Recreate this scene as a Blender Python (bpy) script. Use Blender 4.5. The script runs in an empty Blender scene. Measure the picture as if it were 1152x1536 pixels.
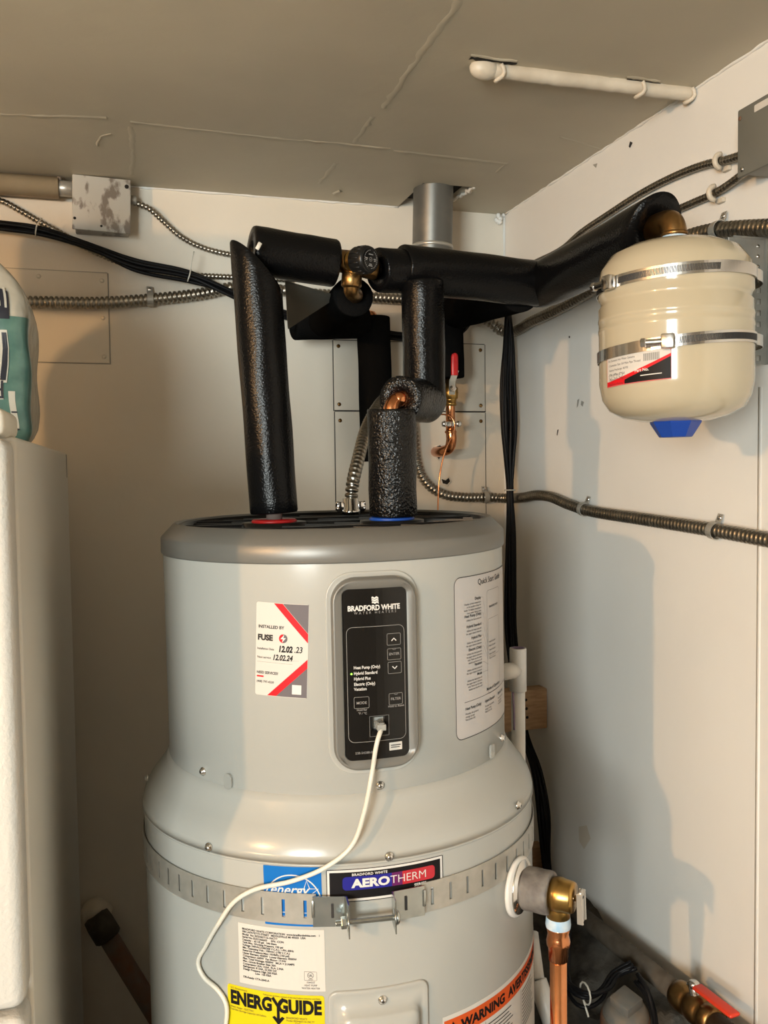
import bpy, bmesh, math, random
from mathutils import Vector, Matrix
random.seed(7)
sc = bpy.context.scene
col = sc.collection
PI = math.pi
EYE = 1.70
# ------------------------------------------------------------------ camera
F_PX, PITCH, ROLL, YAW = 1344.6, 0.0471, -0.0125, 0.2929
fw = Vector((math.sin(YAW)*math.cos(PITCH), math.cos(YAW)*math.cos(PITCH), -math.sin(PITCH)))
rt = Vector((math.cos(YAW), -math.sin(YAW), 0)); up = rt.cross(fw)
RT = math.cos(ROLL)*rt + math.sin(ROLL)*up
UP = -math.sin(ROLL)*rt + math.cos(ROLL)*up
CAM = Vector((0, 0, EYE))
cd = bpy.data.cameras.new('camera'); cam = bpy.data.objects.new('camera', cd); col.objects.link(cam)
cam.matrix_world = Matrix(((RT.x, UP.x, -fw.x, CAM.x), (RT.y, UP.y, -fw.y, CAM.y), (RT.z, UP.z, -fw.z, CAM.z), (0, 0, 0, 1)))
cd.sensor_fit = 'VERTICAL'; cd.sensor_height = 36; cd.lens = F_PX*36/1536; cd.clip_start = .02
sc.camera = cam
# ------------------------------------------------------------------ light
w = bpy.data.worlds.new('world'); sc.world = w; w.use_nodes = True
w.node_tree.nodes['Background'].inputs[0].default_value = (.55, .68, .85, 1)
w.node_tree.nodes['Background'].inputs[1].default_value = 1.0
XR, YB, ZC = .957, 2.097, EYE + .636          # right wall, back wall, ceiling
XL, YF = -2.6, -1.9                            # far walls behind the viewer
WIN = (-2.25, -1.15, 1.15, 2.15)               # window in the wall behind: x0 x1 z0 z1
ld = bpy.data.lights.new('window_daylight', 'AREA'); lo = bpy.data.objects.new('window_daylight', ld); col.objects.link(lo)
ld.shape = 'RECTANGLE'; ld.size = WIN[1]-WIN[0]; ld.size_y = WIN[3]-WIN[2]; ld.energy = 158; ld.color = (.90, .96, .93)
lo.location = ((WIN[0]+WIN[1])/2, YF+.01, (WIN[2]+WIN[3])/2); lo.rotation_euler = (PI/2, 0, 0)
BULB = Vector((-2.0, -.30, EYE+.33)); BULB_E = 2900
vs = sc.view_settings
vs.view_transform = 'Standard'; vs.look = 'None'; vs.gamma = 1; vs.use_curve_mapping = False; vs.exposure = 0.05

# ------------------------------------------------------------------ pixel rays (photograph frame 1152 x 1536)
def ray(px, py): return (RT*((px-576)/F_PX) - UP*((py-768)/F_PX) + fw)
def on_y(px, py, y): d = ray(px, py); return CAM + d*(y/d.y)
def on_x(px, py, x): d = ray(px, py); return CAM + d*(x/d.x)
def on_z(px, py, z): d = ray(px, py); return CAM + d*((z-EYE)/d.z)

# ------------------------------------------------------------------ materials
M = {}
def mat(name, c, rough=.5, metal=0, var=0, vscale=8, c2=None, bump=0, bscale=60, bdetail=3, spec=.5, coat=0, trans=0, thresh=None, stretch=None, alpha=1, bdist=.002):
    m = bpy.data.materials.new(name); m.use_nodes = True; M[name] = m
    nt = m.node_tree; b = nt.nodes['Principled BSDF']
    b.inputs['Base Color'].default_value = (*c, 1); b.inputs['Roughness'].default_value = rough
    b.inputs['Metallic'].default_value = metal; b.inputs['Specular IOR Level'].default_value = spec
    b.inputs['Coat Weight'].default_value = coat; b.inputs['Transmission Weight'].default_value = trans
    b.inputs['Alpha'].default_value = alpha
    tc = nt.nodes.new('ShaderNodeTexCoord'); src = tc.outputs['Object']
    if stretch:
        mp = nt.nodes.new('ShaderNodeMapping'); mp.inputs['Scale'].default_value = stretch
        nt.links.new(src, mp.inputs[0]); src = mp.outputs[0]
    if c2 is not None or var:
        n = nt.nodes.new('ShaderNodeTexNoise'); n.inputs['Scale'].default_value = vscale; n.inputs['Detail'].default_value = 6
        nt.links.new(src, n.inputs['Vector'])
        r = nt.nodes.new('ShaderNodeValToRGB')
        lo_, hi_ = thresh or (.35, .68)
        r.color_ramp.elements[0].position = lo_; r.color_ramp.elements[1].position = hi_
        cc = c2 if c2 is not None else tuple(max(0, x*(1-var)) for x in c)
        r.color_ramp.elements[0].color = (*c, 1); r.color_ramp.elements[1].color = (*cc, 1)
        nt.links.new(n.outputs[0], r.inputs[0]); nt.links.new(r.outputs[0], b.inputs['Base Color'])
    if bump:
        n2 = nt.nodes.new('ShaderNodeTexNoise'); n2.inputs['Scale'].default_value = bscale; n2.inputs['Detail'].default_value = bdetail
        nt.links.new(src, n2.inputs['Vector'])
        bp = nt.nodes.new('ShaderNodeBump'); bp.inputs['Strength'].default_value = bump; bp.inputs['Distance'].default_value = bdist
        nt.links.new(n2.outputs[0], bp.inputs['Height']); nt.links.new(bp.outputs[0], b.inputs['Normal'])
    return m
def emat(name, c, s):
    m = bpy.data.materials.new(name); m.use_nodes = True; M[name] = m
    b = m.node_tree.nodes['Principled BSDF']; b.inputs['Base Color'].default_value = (*c, 1)
    b.inputs['Emission Color'].default_value = (*c, 1); b.inputs['Emission Strength'].default_value = s
mat('wall_paint', (.745, .735, .70), .42, c2=(.695, .68, .645), vscale=2.2, bump=.35, bscale=35, bdetail=6)
mat('back_wall_paint', (.69, .635, .545), .42, c2=(.63, .58, .49), vscale=2.2, bump=.35, bscale=35, bdetail=6)
mat('panel_paint', (.67, .62, .53), .45, c2=(.62, .57, .485), vscale=5, bump=.2, bscale=40)
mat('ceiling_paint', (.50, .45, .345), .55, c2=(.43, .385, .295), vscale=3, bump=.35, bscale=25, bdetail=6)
mat('painted_pipe', (.60, .54, .44), .45, c2=(.48, .42, .33), vscale=20, bump=.4, bscale=60, bdetail=4)
mat('tan_pipe', (.50, .38, .24), .45, c2=(.42, .31, .19), vscale=10, bump=.2)
mat('floor_concrete', (.20, .19, .17), .8, c2=(.12, .11, .10), vscale=4, bump=.5, bscale=20)
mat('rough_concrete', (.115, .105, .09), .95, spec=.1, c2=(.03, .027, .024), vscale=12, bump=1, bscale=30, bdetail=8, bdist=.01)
mat('plaster_edge', (.66, .62, .55), .8, bump=.6, bscale=80)
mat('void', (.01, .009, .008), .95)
mat('heater_jacket', (.375, .375, .348), .22, spec=.45, bump=.06, bscale=160, bdetail=2, bdist=.001)
mat('jacket_line', (.30, .29, .26), .5)
mat('ring_grey', (.165, .16, .145), .38, metal=.25, bump=.08, bscale=400, bdist=.0005)
mat('black_plastic', (.008, .008, .008), .32, bump=.1, bscale=200, spec=.3)
mat('grille_plastic', (.035, .035, .033), .45)
mat('strut_steel', (.27, .265, .24), .4, metal=.4, var=.2, vscale=30)
mat('panel_black', (.008, .0075, .007), .2, spec=.3)
mat('foam_smooth', (.0035, .0035, .0037), .22, bump=.55, bscale=330, bdetail=2, bdist=.0012, spec=.15)
mat('foam_crinkle', (.0035, .0035, .0037), .26, bump=.9, bscale=260, bdetail=1.5, bdist=.0030, spec=.36)
mat('foam_matte', (.006, .006, .006), .9, spec=0, bump=.4, bscale=200)
mat('room_dark', (.22, .19, .15), .7, var=.2, vscale=2, bump=.2)
mat('foam_inner', (.012, .012, .012), .85, bump=.5, bscale=200)
mat('sheen_grey', (.085, .082, .068), .6, bump=.2)  # sheen of the black outlet sleeve put into a flat grey
mat('galvanised', (.45, .43, .385), .36, metal=.55, c2=(.38, .365, .325), vscale=60, bump=.05, bscale=200)
mat('flex_steel', (.34, .315, .27), .30, metal=1, c2=(.24, .22, .185), vscale=30)
mat('vent_steel', (.125, .125, .115), .42, metal=.55, c2=(.19, .175, .15), vscale=14, thresh=(.5, .75), bump=.1, bscale=40)
mat('chrome', (.70, .69, .67), .15, metal=1)
mat('zinc', (.52, .55, .54), .25, metal=1, c2=(.42, .46, .46), vscale=50)
mat('stainless', (.55, .54, .52), .22, metal=1)
mat('brass', (.52, .33, .10), .28, metal=1, c2=(.33, .19, .06), vscale=40)
mat('old_brass', (.30, .18, .07), .36, metal=1, c2=(.18, .09, .03), vscale=40)
mat('copper', (.72, .32, .15), .20, metal=1, c2=(.58, .22, .09), vscale=25)
mat('box_painted', (.40, .385, .345), .45, c2=(.16, .135, .11), vscale=42, thresh=(.52, .60), bump=.5, bscale=40, stretch=(1, 1, .55))
mat('box_grey', (.20, .20, .175), .42, metal=.3, var=.15, vscale=6)
mat('cable_black', (.005, .005, .006), .45, spec=.18)
mat('cable_white', (.66, .63, .55), .42)
mat('tie_white', (.55, .53, .47), .5)
mat('tank_cream', (.44, .385, .275), .14, coat=.3, bump=.05, bscale=12, bdist=.002)
mat('cap_blue', (.004, .045, .30), .35)
mat('tape_blue', (.30, .48, .66), .6, c2=(.55, .62, .66), vscale=70)
mat('ring_red', (.45, .01, .012), .4)
mat('ring_blue', (.01, .08, .45), .4)
mat('handle_red', (.50, .012, .015), .35)
mat('handle_orange', (.62, .04, .015), .4)
mat('label_white', (.56, .53, .485), .5, spec=.2)
mat('label_lilac', (.47, .445, .43), .45, spec=.25)
mat('ink_white', (.62, .60, .57), .5, spec=.2)
mat('ink_grey', (.26, .25, .24), .5, spec=.2)
mat('ink_line', (.30, .29, .27), .5, spec=.2)
mat('ink_black', (.008, .007, .008), .5, spec=.15)
mat('ink_soft', (.035, .033, .032), .5, spec=.15)
mat('ink_red', (.58, .010, .016), .5, spec=.15)
mat('ink_mauve', (.125, .108, .115), .5, spec=.2)
mat('star_blue', (.002, .125, .43), .4, spec=.25)
mat('badge_blue', (.015, .015, .22), .3)
mat('badge_red', (.42, .012, .025), .3)
mat('badge_purple', (.11, .008, .09), .3)
mat('energy_yellow', (.60, .49, .006), .45, spec=.25)
mat('warn_orange', (.58, .085, .015), .45, spec=.25)
mat('clear_plastic', (.75, .76, .72), .15, trans=.7)
emat('led_green', (.25, 1.0, .06), 2.5)
mat('fridge_side', (.62, .60, .54), .38, bump=.25, bscale=260, bdist=.0008)
mat('fridge_front', (.55, .53, .485), .35, bump=.6, bscale=200, bdetail=2, bdist=.0015)
mat('hinge_cover', (.72, .68, .58), .4)
mat('gasket', (.30, .29, .26), .6)
mat('wrap_clear', (.40, .375, .31), .22, bump=.6, bscale=18, bdist=.01, var=.1)
mat('wrap_teal', (.045, .105, .09), .28, c2=(.075, .15, .125), vscale=40, bump=.3, bscale=20, bdist=.008)
mat('wrap_navy', (.014, .016, .025), .28)
mat('wrap_cream', (.36, .355, .31), .3)
mat('wood', (.47, .29, .15), .6, c2=(.34, .19, .09), vscale=14, stretch=(2, 12, 12), bump=.2)
mat('pvc', (.70, .68, .64), .35, var=.08, vscale=30)
mat('primer_purple', (.22, .16, .24), .4)
mat('rusty_iron', (.13, .10, .075), .75, c2=(.16, .055, .02), vscale=22, bump=.8, bscale=40, bdist=.004)
mat('iron_pipe', (.05, .040, .029), .75, spec=.15, c2=(.085, .07, .055), vscale=30, bump=.5, bscale=60)
mat('plug_grey', (.15, .138, .12), .85, spec=.15, c2=(.22, .16, .11), vscale=25, bump=.6, bscale=60)
mat('valve_sleeve', (.17, .155, .14), .55, c2=(.09, .08, .075), vscale=60, bump=.5, bscale=90)
mat('tag_metal', (.62, .60, .56), .3, metal=.8)
mat('lamp_white', (.7, .68, .62), .4)
emat('bulb_glow', (1.0, .56, .235), BULB_E)

# ------------------------------------------------------------------ object helpers
def link(o, parent=None):
    col.objects.link(o)
    if parent is not None: o.parent = parent
    return o
def tag(o, label, cat, group=None):
    o['label'] = label; o['category'] = cat
    if group: o['group'] = group
    return o
def struct(o, label=None):
    o['kind'] = 'structure'
    if label: o['label'] = label
    return o
def thing(name, label, cat, loc=(0, 0, 0), group=None, mw=None):
    o = bpy.data.objects.new(name, None); o.empty_display_size = .05; link(o)
    if mw is not None: o.matrix_world = mw
    else: o.location = loc
    bpy.context.view_layer.update()
    return tag(o, label, cat, group)
ORIG = {}
def out(name, bm, m, parent=None, smooth=True, world=True, auto=None):
    """bmesh -> object. With a parent, coordinates are world ones unless world=False."""
    if parent is not None and world:
        root = parent.parent or parent                   # parts carry no transform of their own
        bm.transform(root.matrix_world.inverted())
    elif parent is None and world:                       # origin at the base centre of the mesh
        if bm.verts:
            lo_ = Vector([min(v.co[i] for v in bm.verts) for i in range(3)]); hi_ = Vector([max(v.co[i] for v in bm.verts) for i in range(3)])
            ORIG[name] = Vector(((lo_.x+hi_.x)/2, (lo_.y+hi_.y)/2, lo_.z))
            bm.transform(Matrix.Translation(-ORIG[name]))
    me = bpy.data.meshes.new(name)
    if auto is not None:
        for f in bm.faces: f.smooth = True
        for e in bm.edges:
            if len(e.link_faces) == 2: e.smooth = e.calc_face_angle(0) < auto
    else:
        for f in bm.faces: f.smooth = smooth
    bm.to_mesh(me); bm.free()
    me.materials.append(M[m] if isinstance(m, str) else m)
    o = bpy.data.objects.new(name, me); link(o, parent)
    if parent is None and world and name in ORIG: o.location = ORIG[name]
    bpy.context.view_layer.update() if parent is None else None
    return o
def frame_from(d):
    d = Vector(d).normalized(); a = Vector((0, 0, 1)) if abs(d.z) < .9 else Vector((1, 0, 0))
    x = a.cross(d).normalized(); y = d.cross(x); return x, y, d
def add_lathe(bm, prof, origin=(0, 0, 0), axis=(0, 0, 1), n=32, caps=(True, True)):
    x, y, d = frame_from(axis); o = Vector(origin); rings = []
    for r, h in prof:
        rings.append([bm.verts.new(o + d*h + x*(r*math.cos(2*PI*i/n)) + y*(r*math.sin(2*PI*i/n))) for i in range(n)])
    for a, b in zip(rings, rings[1:]):
        for i in range(n): bm.faces.new((a[i], a[(i+1) % n], b[(i+1) % n], b[i]))
    if caps[0]: bm.faces.new(list(reversed(rings[0])))
    if caps[1]: bm.faces.new(rings[-1])
    return bm
def add_cyl(bm, p0, p1, r, n=20, bev=0, r1=None):
    p0, p1 = Vector(p0), Vector(p1); L = (p1-p0).length; r1 = r if r1 is None else r1
    prof = [(r, 0), (r1, L)] if not bev else [(r-bev, 0), (r, bev), (r1, L-bev), (r1-bev, L)]
    return add_lathe(bm, prof, p0, p1-p0, n)
def add_box(bm, lo_, hi_, bev=0, seg=2, mtx=None):
    lo_, hi_ = Vector(lo_), Vector(hi_); c = (lo_+hi_)/2; s = hi_-lo_
    r = bmesh.ops.create_cube(bm, size=1, matrix=(mtx or Matrix()) @ Matrix.Translation(c) @ Matrix.Diagonal((abs(s.x), abs(s.y), abs(s.z), 1)))
    if bev:
        es = list({e for v in r['verts'] for e in v.link_edges})
        bmesh.ops.bevel(bm, geom=es, offset=bev, segments=seg, profile=.5, affect='EDGES')
    return bm
def smooth_path(pts, n=8):
    """Hermite curve through the points; tangents scale with each span, so uneven spacing never overshoots"""
    pts = [Vector(p) for p in pts]; m = []; res = []
    for i in range(len(pts)):
        a, b, c = pts[max(i-1, 0)], pts[i], pts[min(i+1, len(pts)-1)]
        t = Vector((0, 0, 0))
        if i > 0: t += (b-a).normalized()
        if i < len(pts)-1: t += (c-b).normalized()
        m.append(t.normalized())
    for i in range(len(pts)-1):
        b, c = pts[i], pts[i+1]; L = (c-b).length
        for k in range(n):
            t = k/n; t2, t3 = t*t, t*t*t
            res.append(b*(2*t3-3*t2+1) + m[i]*(L*(t3-2*t2+t)) + c*(3*t2-2*t3) + m[i+1]*(L*(t3-t2)))
    res.append(pts[-1]); return res
def resample(path, step):
    L = [0]
    for a, b in zip(path, path[1:]): L.append(L[-1]+(b-a).length)
    n = max(2, int(L[-1]/step)); res = []; j = 0
    for k in range(n+1):
        s = L[-1]*k/n
        while j < len(L)-2 and L[j+1] < s: j += 1
        t = (s-L[j])/max(1e-9, L[j+1]-L[j]); res.append(path[j].lerp(path[j+1], min(1, t)))
    return res
def add_tube(bm, path, r, n=10, cap=True):
    """r: number or function(index) -> radius"""
    path = [Vector(p) for p in path]; x = None; rings = []
    for i, p in enumerate(path):
        d = (path[min(i+1, len(path)-1)]-path[max(i-1, 0)]).normalized()
        if x is None: x = frame_from(d)[0]
        else: x = (x - d*x.dot(d)).normalized()
        y = d.cross(x); rr = r(i) if callable(r) else r
        rings.append([bm.verts.new(p + x*(rr*math.cos(2*PI*k/n)) + y*(rr*math.sin(2*PI*k/n))) for k in range(n)])
    for a, b in zip(rings, rings[1:]):
        for i in range(n): bm.faces.new((a[i], a[(i+1) % n], b[(i+1) % n], b[i]))
    if cap: bm.faces.new(list(reversed(rings[0]))); bm.faces.new(rings[-1])
    return bm
def flex(bm, pts, r, pitch=.0065, amp=.13, n=12):
    lim = Vector((XR-r*1.12, YB-r*1.12))                 # keep clear of the two walls it runs along
    path = [Vector((min(p.x, lim.x), min(p.y, lim.y), p.z)) for p in smooth_path(pts, 10)]
    path = resample(path, pitch/4)
    prof = (1+amp*.3, 1+amp*.5, 1+amp*.2, 1-amp*2.2)
    return add_tube(bm, path, lambda i: r*prof[i % 4], n)
def sleeve(bm, p0, p1, r, ri=None, n0=None, n1=None, n=36, segs=None, wob=.0007):
    """hollow foam tube between p0 and p1, ends cut by planes with normals n0 / n1"""
    p0, p1 = Vector(p0), Vector(p1); x, y, d = frame_from(p1-p0); L = (p1-p0).length
    ri = ri or r*.42; n0 = Vector(n0 or d); n1 = Vector(n1 or d); segs = segs or max(3, int(L/.02)); ts = [0, .003/L]+[k/segs for k in range(1, segs)]+[1-.003/L, 1]
    ph = random.random()*6
    def ring(rad, t, fuzz):
        res = []
        for i in range(n):
            a = 2*PI*i/n; rr = rad*(1+fuzz*(math.sin(3*a+t*9+ph)+math.sin(5*a-t*17+2*ph))*.5/r*1.0)
            o = x*(rr*math.cos(a)) + y*(rr*math.sin(a))
            h0 = -o.dot(n0)/d.dot(n0); h1 = L - o.dot(n1)/d.dot(n1)
            res.append(bm.verts.new(p0 + o + d*(h0+(h1-h0)*t)))
        return res
    rings = [ring(ri, 0, 0)] + [ring(r-.0012 if t in (0, 1) else r, t, wob) for t in ts]
    # soft lip close to both ends
    rings += [ring(ri, 1, 0)]
    for a, b in zip(rings, rings[1:]):
        for i in range(n): bm.faces.new((a[i], a[(i+1) % n], b[(i+1) % n], b[i]))
    a, b = rings[-1], rings[0]
    for i in range(n): bm.faces.new((a[i], a[(i+1) % n], b[(i+1) % n], b[i]))
    return bm
def B(): return bmesh.new()
AUTO = math.radians(35)

# -------- flat print: shapes drawn in 2-D (u, v) then laid on a surface
def shape(bm, pts, z=0.0):
    vs_ = [bm.verts.new((p[0], p[1], z)) for p in pts]
    f = bm.faces.new(vs_); f.normal_update()
    if f.normal.z < 0: f.normal_flip()
def rrect(w_, h_, r, n=5, cx=0, cy=0):
    pts = []
    for (sx, sy, a0) in ((1, 1, 0), (-1, 1, 90), (-1, -1, 180), (1, -1, 270)):
        for k in range(n+1):
            a = math.radians(a0+90*k/n); pts.append((cx+sx*(w_/2-r)+r*math.cos(a), cy+sy*(h_/2-r)+r*math.sin(a)))
    return pts
def ell(cx, cy, rx, ry, n=24, a0=0, a1=360): return [(cx+rx*math.cos(math.radians(a0+(a1-a0)*k/n)), cy+ry*math.sin(math.radians(a0+(a1-a0)*k/n))) for k in range(n if a1-a0 == 360 else n+1)]
def stroke(bm, pts, w_, closed=False):
    P = [Vector((p[0], p[1])) for p in pts]; n = len(P); L, Rr = [], []
    for i in range(n):
        a = P[(i-1) % n] if (closed or i > 0) else P[i]; b = P[(i+1) % n] if (closed or i < n-1) else P[i]
        d = (b-a)
        if d.length < 1e-9: d = Vector((1, 0))
        d.normalize(); nn = Vector((-d.y, d.x))*(w_/2)
        L.append(bm.verts.new((P[i].x+nn.x, P[i].y+nn.y, 0))); Rr.append(bm.verts.new((P[i].x-nn.x, P[i].y-nn.y, 0)))
    for i in range(n if closed else n-1):
        j = (i+1) % n; bm.faces.new((Rr[i], Rr[j], L[j], L[i]))
def text(bm, s, x, y, size, align='LEFT', bold=0, shear=0, rot=0, sx=1, space=1, line=1, dy=0):
    """cap height of the built-in font is about .73 of size; dy shifts v by dy*u (slanted writing)"""
    c = bpy.data.curves.new('t', 'FONT'); c.body = s; c.size = size; c.align_x = align; c.align_y = 'TOP_BASELINE'
    c.offset = bold; c.shear = shear; c.space_character = space; c.space_line = line; c.resolution_u = 3
    o = bpy.data.objects.new('t', c); col.objects.link(o)
    dg = bpy.context.evaluated_depsgraph_get(); me = bpy.data.meshes.new_from_object(o.evaluated_get(dg))
    t = bmesh.new(); t.from_mesh(me)
    cr, sr = math.cos(rot), math.sin(rot); mp = {}
    for v in t.verts:
        u, q = v.co.x*sx, v.co.y + dy*v.co.x*sx
        mp[v.index] = bm.verts.new((x+u*cr-q*sr, y+u*sr+q*cr, 0))
    for f in t.faces:
        try: bm.faces.new([mp[v.index] for v in f.verts])
        except ValueError: pass
    t.free(); bpy.data.objects.remove(o); bpy.data.curves.remove(c); bpy.data.meshes.remove(me)
def lay(name, bm, mapf, m, parent, cut=.012, thick=0, h=0):
    """cut in narrow strips along u, optionally give a skirt, then put on the surface (h above it)"""
    bmesh.ops.triangulate(bm, faces=[f for f in bm.faces if len(f.verts) > 4])
    us = [v.co.x for v in bm.verts]
    if cut and us:
        u = math.ceil(min(us)/cut)*cut
        while u < max(us):
            bmesh.ops.bisect_plane(bm, geom=bm.verts[:]+bm.edges[:]+bm.faces[:], plane_co=(u, 0, 0), plane_no=(1, 0, 0)); u += cut
    if thick:
        be = [e for e in bm.edges if len(e.link_faces) == 1]
        r = bmesh.ops.extrude_edge_only(bm, edges=be)
        for v in r['geom']:
            if isinstance(v, bmesh.types.BMVert): v.co.z = -thick
    for v in bm.verts: v.co = mapf(v.co.x, v.co.y, v.co.z+h)
    bmesh.ops.recalc_face_normals(bm, faces=bm.faces[:]) if thick else None
    return out(name, bm, m, parent, smooth=False, world=False)
def plane_map(o, ex, ey):
    o, ex, ey = Vector(o), Vector(ex).normalized(), Vector(ey).normalized(); nz = ex.cross(ey)
    return lambda u, v, h: o + ex*u + ey*v + nz*h

# ================================================================== SETTING
WT = .12
bm = B(); add_box(bm, (XL-WT, YF-WT, -.1), (XR+WT, YB+WT, 0)); struct(out('floor', bm, 'floor_concrete', smooth=False), 'bare grey concrete floor')
# ceiling with the square cut-out round the vent
hx0, hx1 = on_z(600, 307, ZC).x, on_z(706, 284, ZC).x
hy0 = on_z(640, 275, ZC).y
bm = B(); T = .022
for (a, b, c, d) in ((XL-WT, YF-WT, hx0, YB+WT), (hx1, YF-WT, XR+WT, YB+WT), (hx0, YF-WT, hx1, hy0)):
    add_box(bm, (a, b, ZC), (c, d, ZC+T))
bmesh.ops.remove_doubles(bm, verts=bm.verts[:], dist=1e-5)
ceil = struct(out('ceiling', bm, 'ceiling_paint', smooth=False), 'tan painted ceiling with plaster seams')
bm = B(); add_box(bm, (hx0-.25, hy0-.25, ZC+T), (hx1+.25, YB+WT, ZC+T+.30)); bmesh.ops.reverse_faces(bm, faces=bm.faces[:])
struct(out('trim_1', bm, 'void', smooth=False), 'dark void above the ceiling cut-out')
def wall_box(name, lo_, hi_, label, m='wall_paint'):
    b_ = B(); add_box(b_, lo_, hi_); return struct(out(name, b_, m, smooth=False), label)
wall_back = wall_box('wall_back', (XL-WT, YB, 0), (XR+WT, YB+WT, ZC+T), 'cream painted back wall', 'back_wall_paint')
wall_right = wall_box('wall_right', (XR, YF-WT, 0), (XR+WT, YB, ZC+T), 'cream painted right wall')
wall_left = wall_box('wall_left', (XL-WT, YF-WT, 0), (XL, YB, ZC+T), 'brown painted left wall', 'room_dark')
bm = B()
for lo_, hi_ in (((XL, YF-WT, 0), (WIN[0], YF, ZC)), ((WIN[1], YF-WT, 0), (XR, YF, ZC)), ((WIN[0], YF-WT, 0), (WIN[1], YF, WIN[2])), ((WIN[0], YF-WT, WIN[3]), (WIN[1], YF, ZC))):
    add_box(bm, lo_, hi_)
struct(out('wall_front', bm, 'room_dark', smooth=False), 'brown painted wall with the window')
bm = B()
for lo_, hi_ in (((WIN[0]-.05, YF, WIN[2]-.05), (WIN[0], YF+.03, WIN[3]+.05)), ((WIN[1], YF, WIN[2]-.05), (WIN[1]+.05, YF+.03, WIN[3]+.05)), ((WIN[0], YF, WIN[3]), (WIN[1], YF+.03, WIN[3]+.05)), ((WIN[0], YF, WIN[2]-.05), (WIN[1], YF+.03, WIN[2]))):
    add_box(bm, lo_, hi_)
struct(out('window_1', bm, 'lamp_white', smooth=False), 'white framed window opening')
# plaster seams on the ceiling: thin raised, ragged ridges
def ridge(pts, w_, h_, name='plaster_ridge'):
    P = resample([on_z(a, b, ZC) for a, b in pts], .012); b_ = B(); L = []
    for i, p in enumerate(P):
        d = (P[min(i+1, len(P)-1)]-P[max(i-1, 0)]).normalized(); s = Vector((-d.y, d.x, 0)); ww = w_*random.uniform(.6, 1.3); jt = s*random.uniform(-.002, .002)
        L.append([b_.verts.new(p+jt-s*ww), b_.verts.new(p+jt+Vector((0, 0, -h_*random.uniform(.3, 1)))), b_.verts.new(p+jt+s*ww)])
    for a, b in zip(L, L[1:]):
        for k in range(2): b_.faces.new((a[k], a[k+1], b[k+1], b[k]))
    return out(name, b_, 'ceiling_paint', ceil)
ridge([(0, 172), (160, 177)], .006, .0022); ridge([(195, 183), (300, 195), (470, 214)], .005, .002)
ridge([(455, 210), (585, 223)], .004, .003); ridge([(590, 226), (760, 246)], .006, .0022)
ridge([(690, 0), (640, 70), (575, 162)], .006, .002); ridge([(560, 175), (530, 215)], .006, .0016); ridge([(505, 245), (478, 275)], .005, .0022)
ridge([(145, 218), (152, 204), (168, 201)], .003, .0025); ridge([(196, 190), (200, 230), (197, 262)], .005, .0012); ridge([(745, 258), (758, 245)], .003, .0025)
ridge([(500, 290), (512, 286)], .005, .006); ridge([(840, 205), (905, 225)], .003, .0015)
# caulk bead where ceiling meets the walls
def bead(a, b, r, parent):
    path = resample([Vector(a), Vector(b)], .02); path = [p+Vector((random.uniform(-1, 1)*.0015, random.uniform(-1, 1)*.0015, random.uniform(-1, 1)*.0015)) for p in path]
    b_ = B(); add_tube(b_, path, lambda i: r*random.uniform(.7, 1.15), 8); return out('caulk_bead', b_, 'wall_paint', parent)
bead((XR, YB-.01, ZC), (XR, .6, ZC), .0035, wall_right); bead((-.6, YB, ZC), (hx0, YB, ZC), .004, wall_back)
bead((XR, YB, ZC), (XR, YB, EYE-.9), .004, wall_right)
b_ = B()
for k in range(7):
    p = on_y(750+random.uniform(-6, 8), 322+random.uniform(-4, 12), YB-.006)
    bmesh.ops.create_icosphere(b_, subdivisions=2, radius=random.uniform(.004, .008), matrix=Matrix.Translation(p))
out('plaster_lump', b_, 'wall_paint', wall_back)
# ragged plaster edge of the cut-out, right side
b_ = B(); P = resample([on_z(712, 281, ZC), on_z(678, 303, ZC)], .008)
add_tube(b_, [p+Vector((random.uniform(-.003, .003), 0, random.uniform(-.002, .004))) for p in P], lambda i: random.uniform(.003, .006), 6); out('plaster_edge', b_, 'plaster_edge', ceil)
# vertical board seam on the right wall
pa, pb = on_x(1140, 660, XR), on_x(1135, 1250, XR); b_ = B(); add_box(b_, (XR-.0008, pa.y-.004, .3), (XR+.01, pa.y+.004, EYE+.12)); out('board_seam', b_, 'wall_paint', wall_right)
def mark(pts, m, nm, x=XR-.0006):
    b2 = B(); b2.faces.new([b2.verts.new(on_x(a, b, x)) for a, b in pts]); out(nm, b2, m, wall_right, smooth=False)
mark([(866, 600), (869, 598), (867, 609), (865, 612)], 'gasket', 'wall_nick'); mark([(872, 601), (876, 603), (874, 610), (871, 607)], 'gasket', 'wall_nick')
mark([(853, 504), (855, 504), (855, 507), (853, 507)], 'ink_soft', 'nail_hole'); mark([(836, 645), (838, 644), (836, 654), (835, 652)], 'ink_soft', 'wall_nick')
mark([(868, 1240), (880, 1238), (886, 1258), (876, 1274), (869, 1262)], 'panel_paint', 'wall_patch')
mark([(945, 212), (949, 214), (945, 222), (943, 220)], 'ink_soft', 'wall_nick'); mark([(889, 247), (896, 245), (894, 252)], 'gasket', 'wall_nick')
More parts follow.
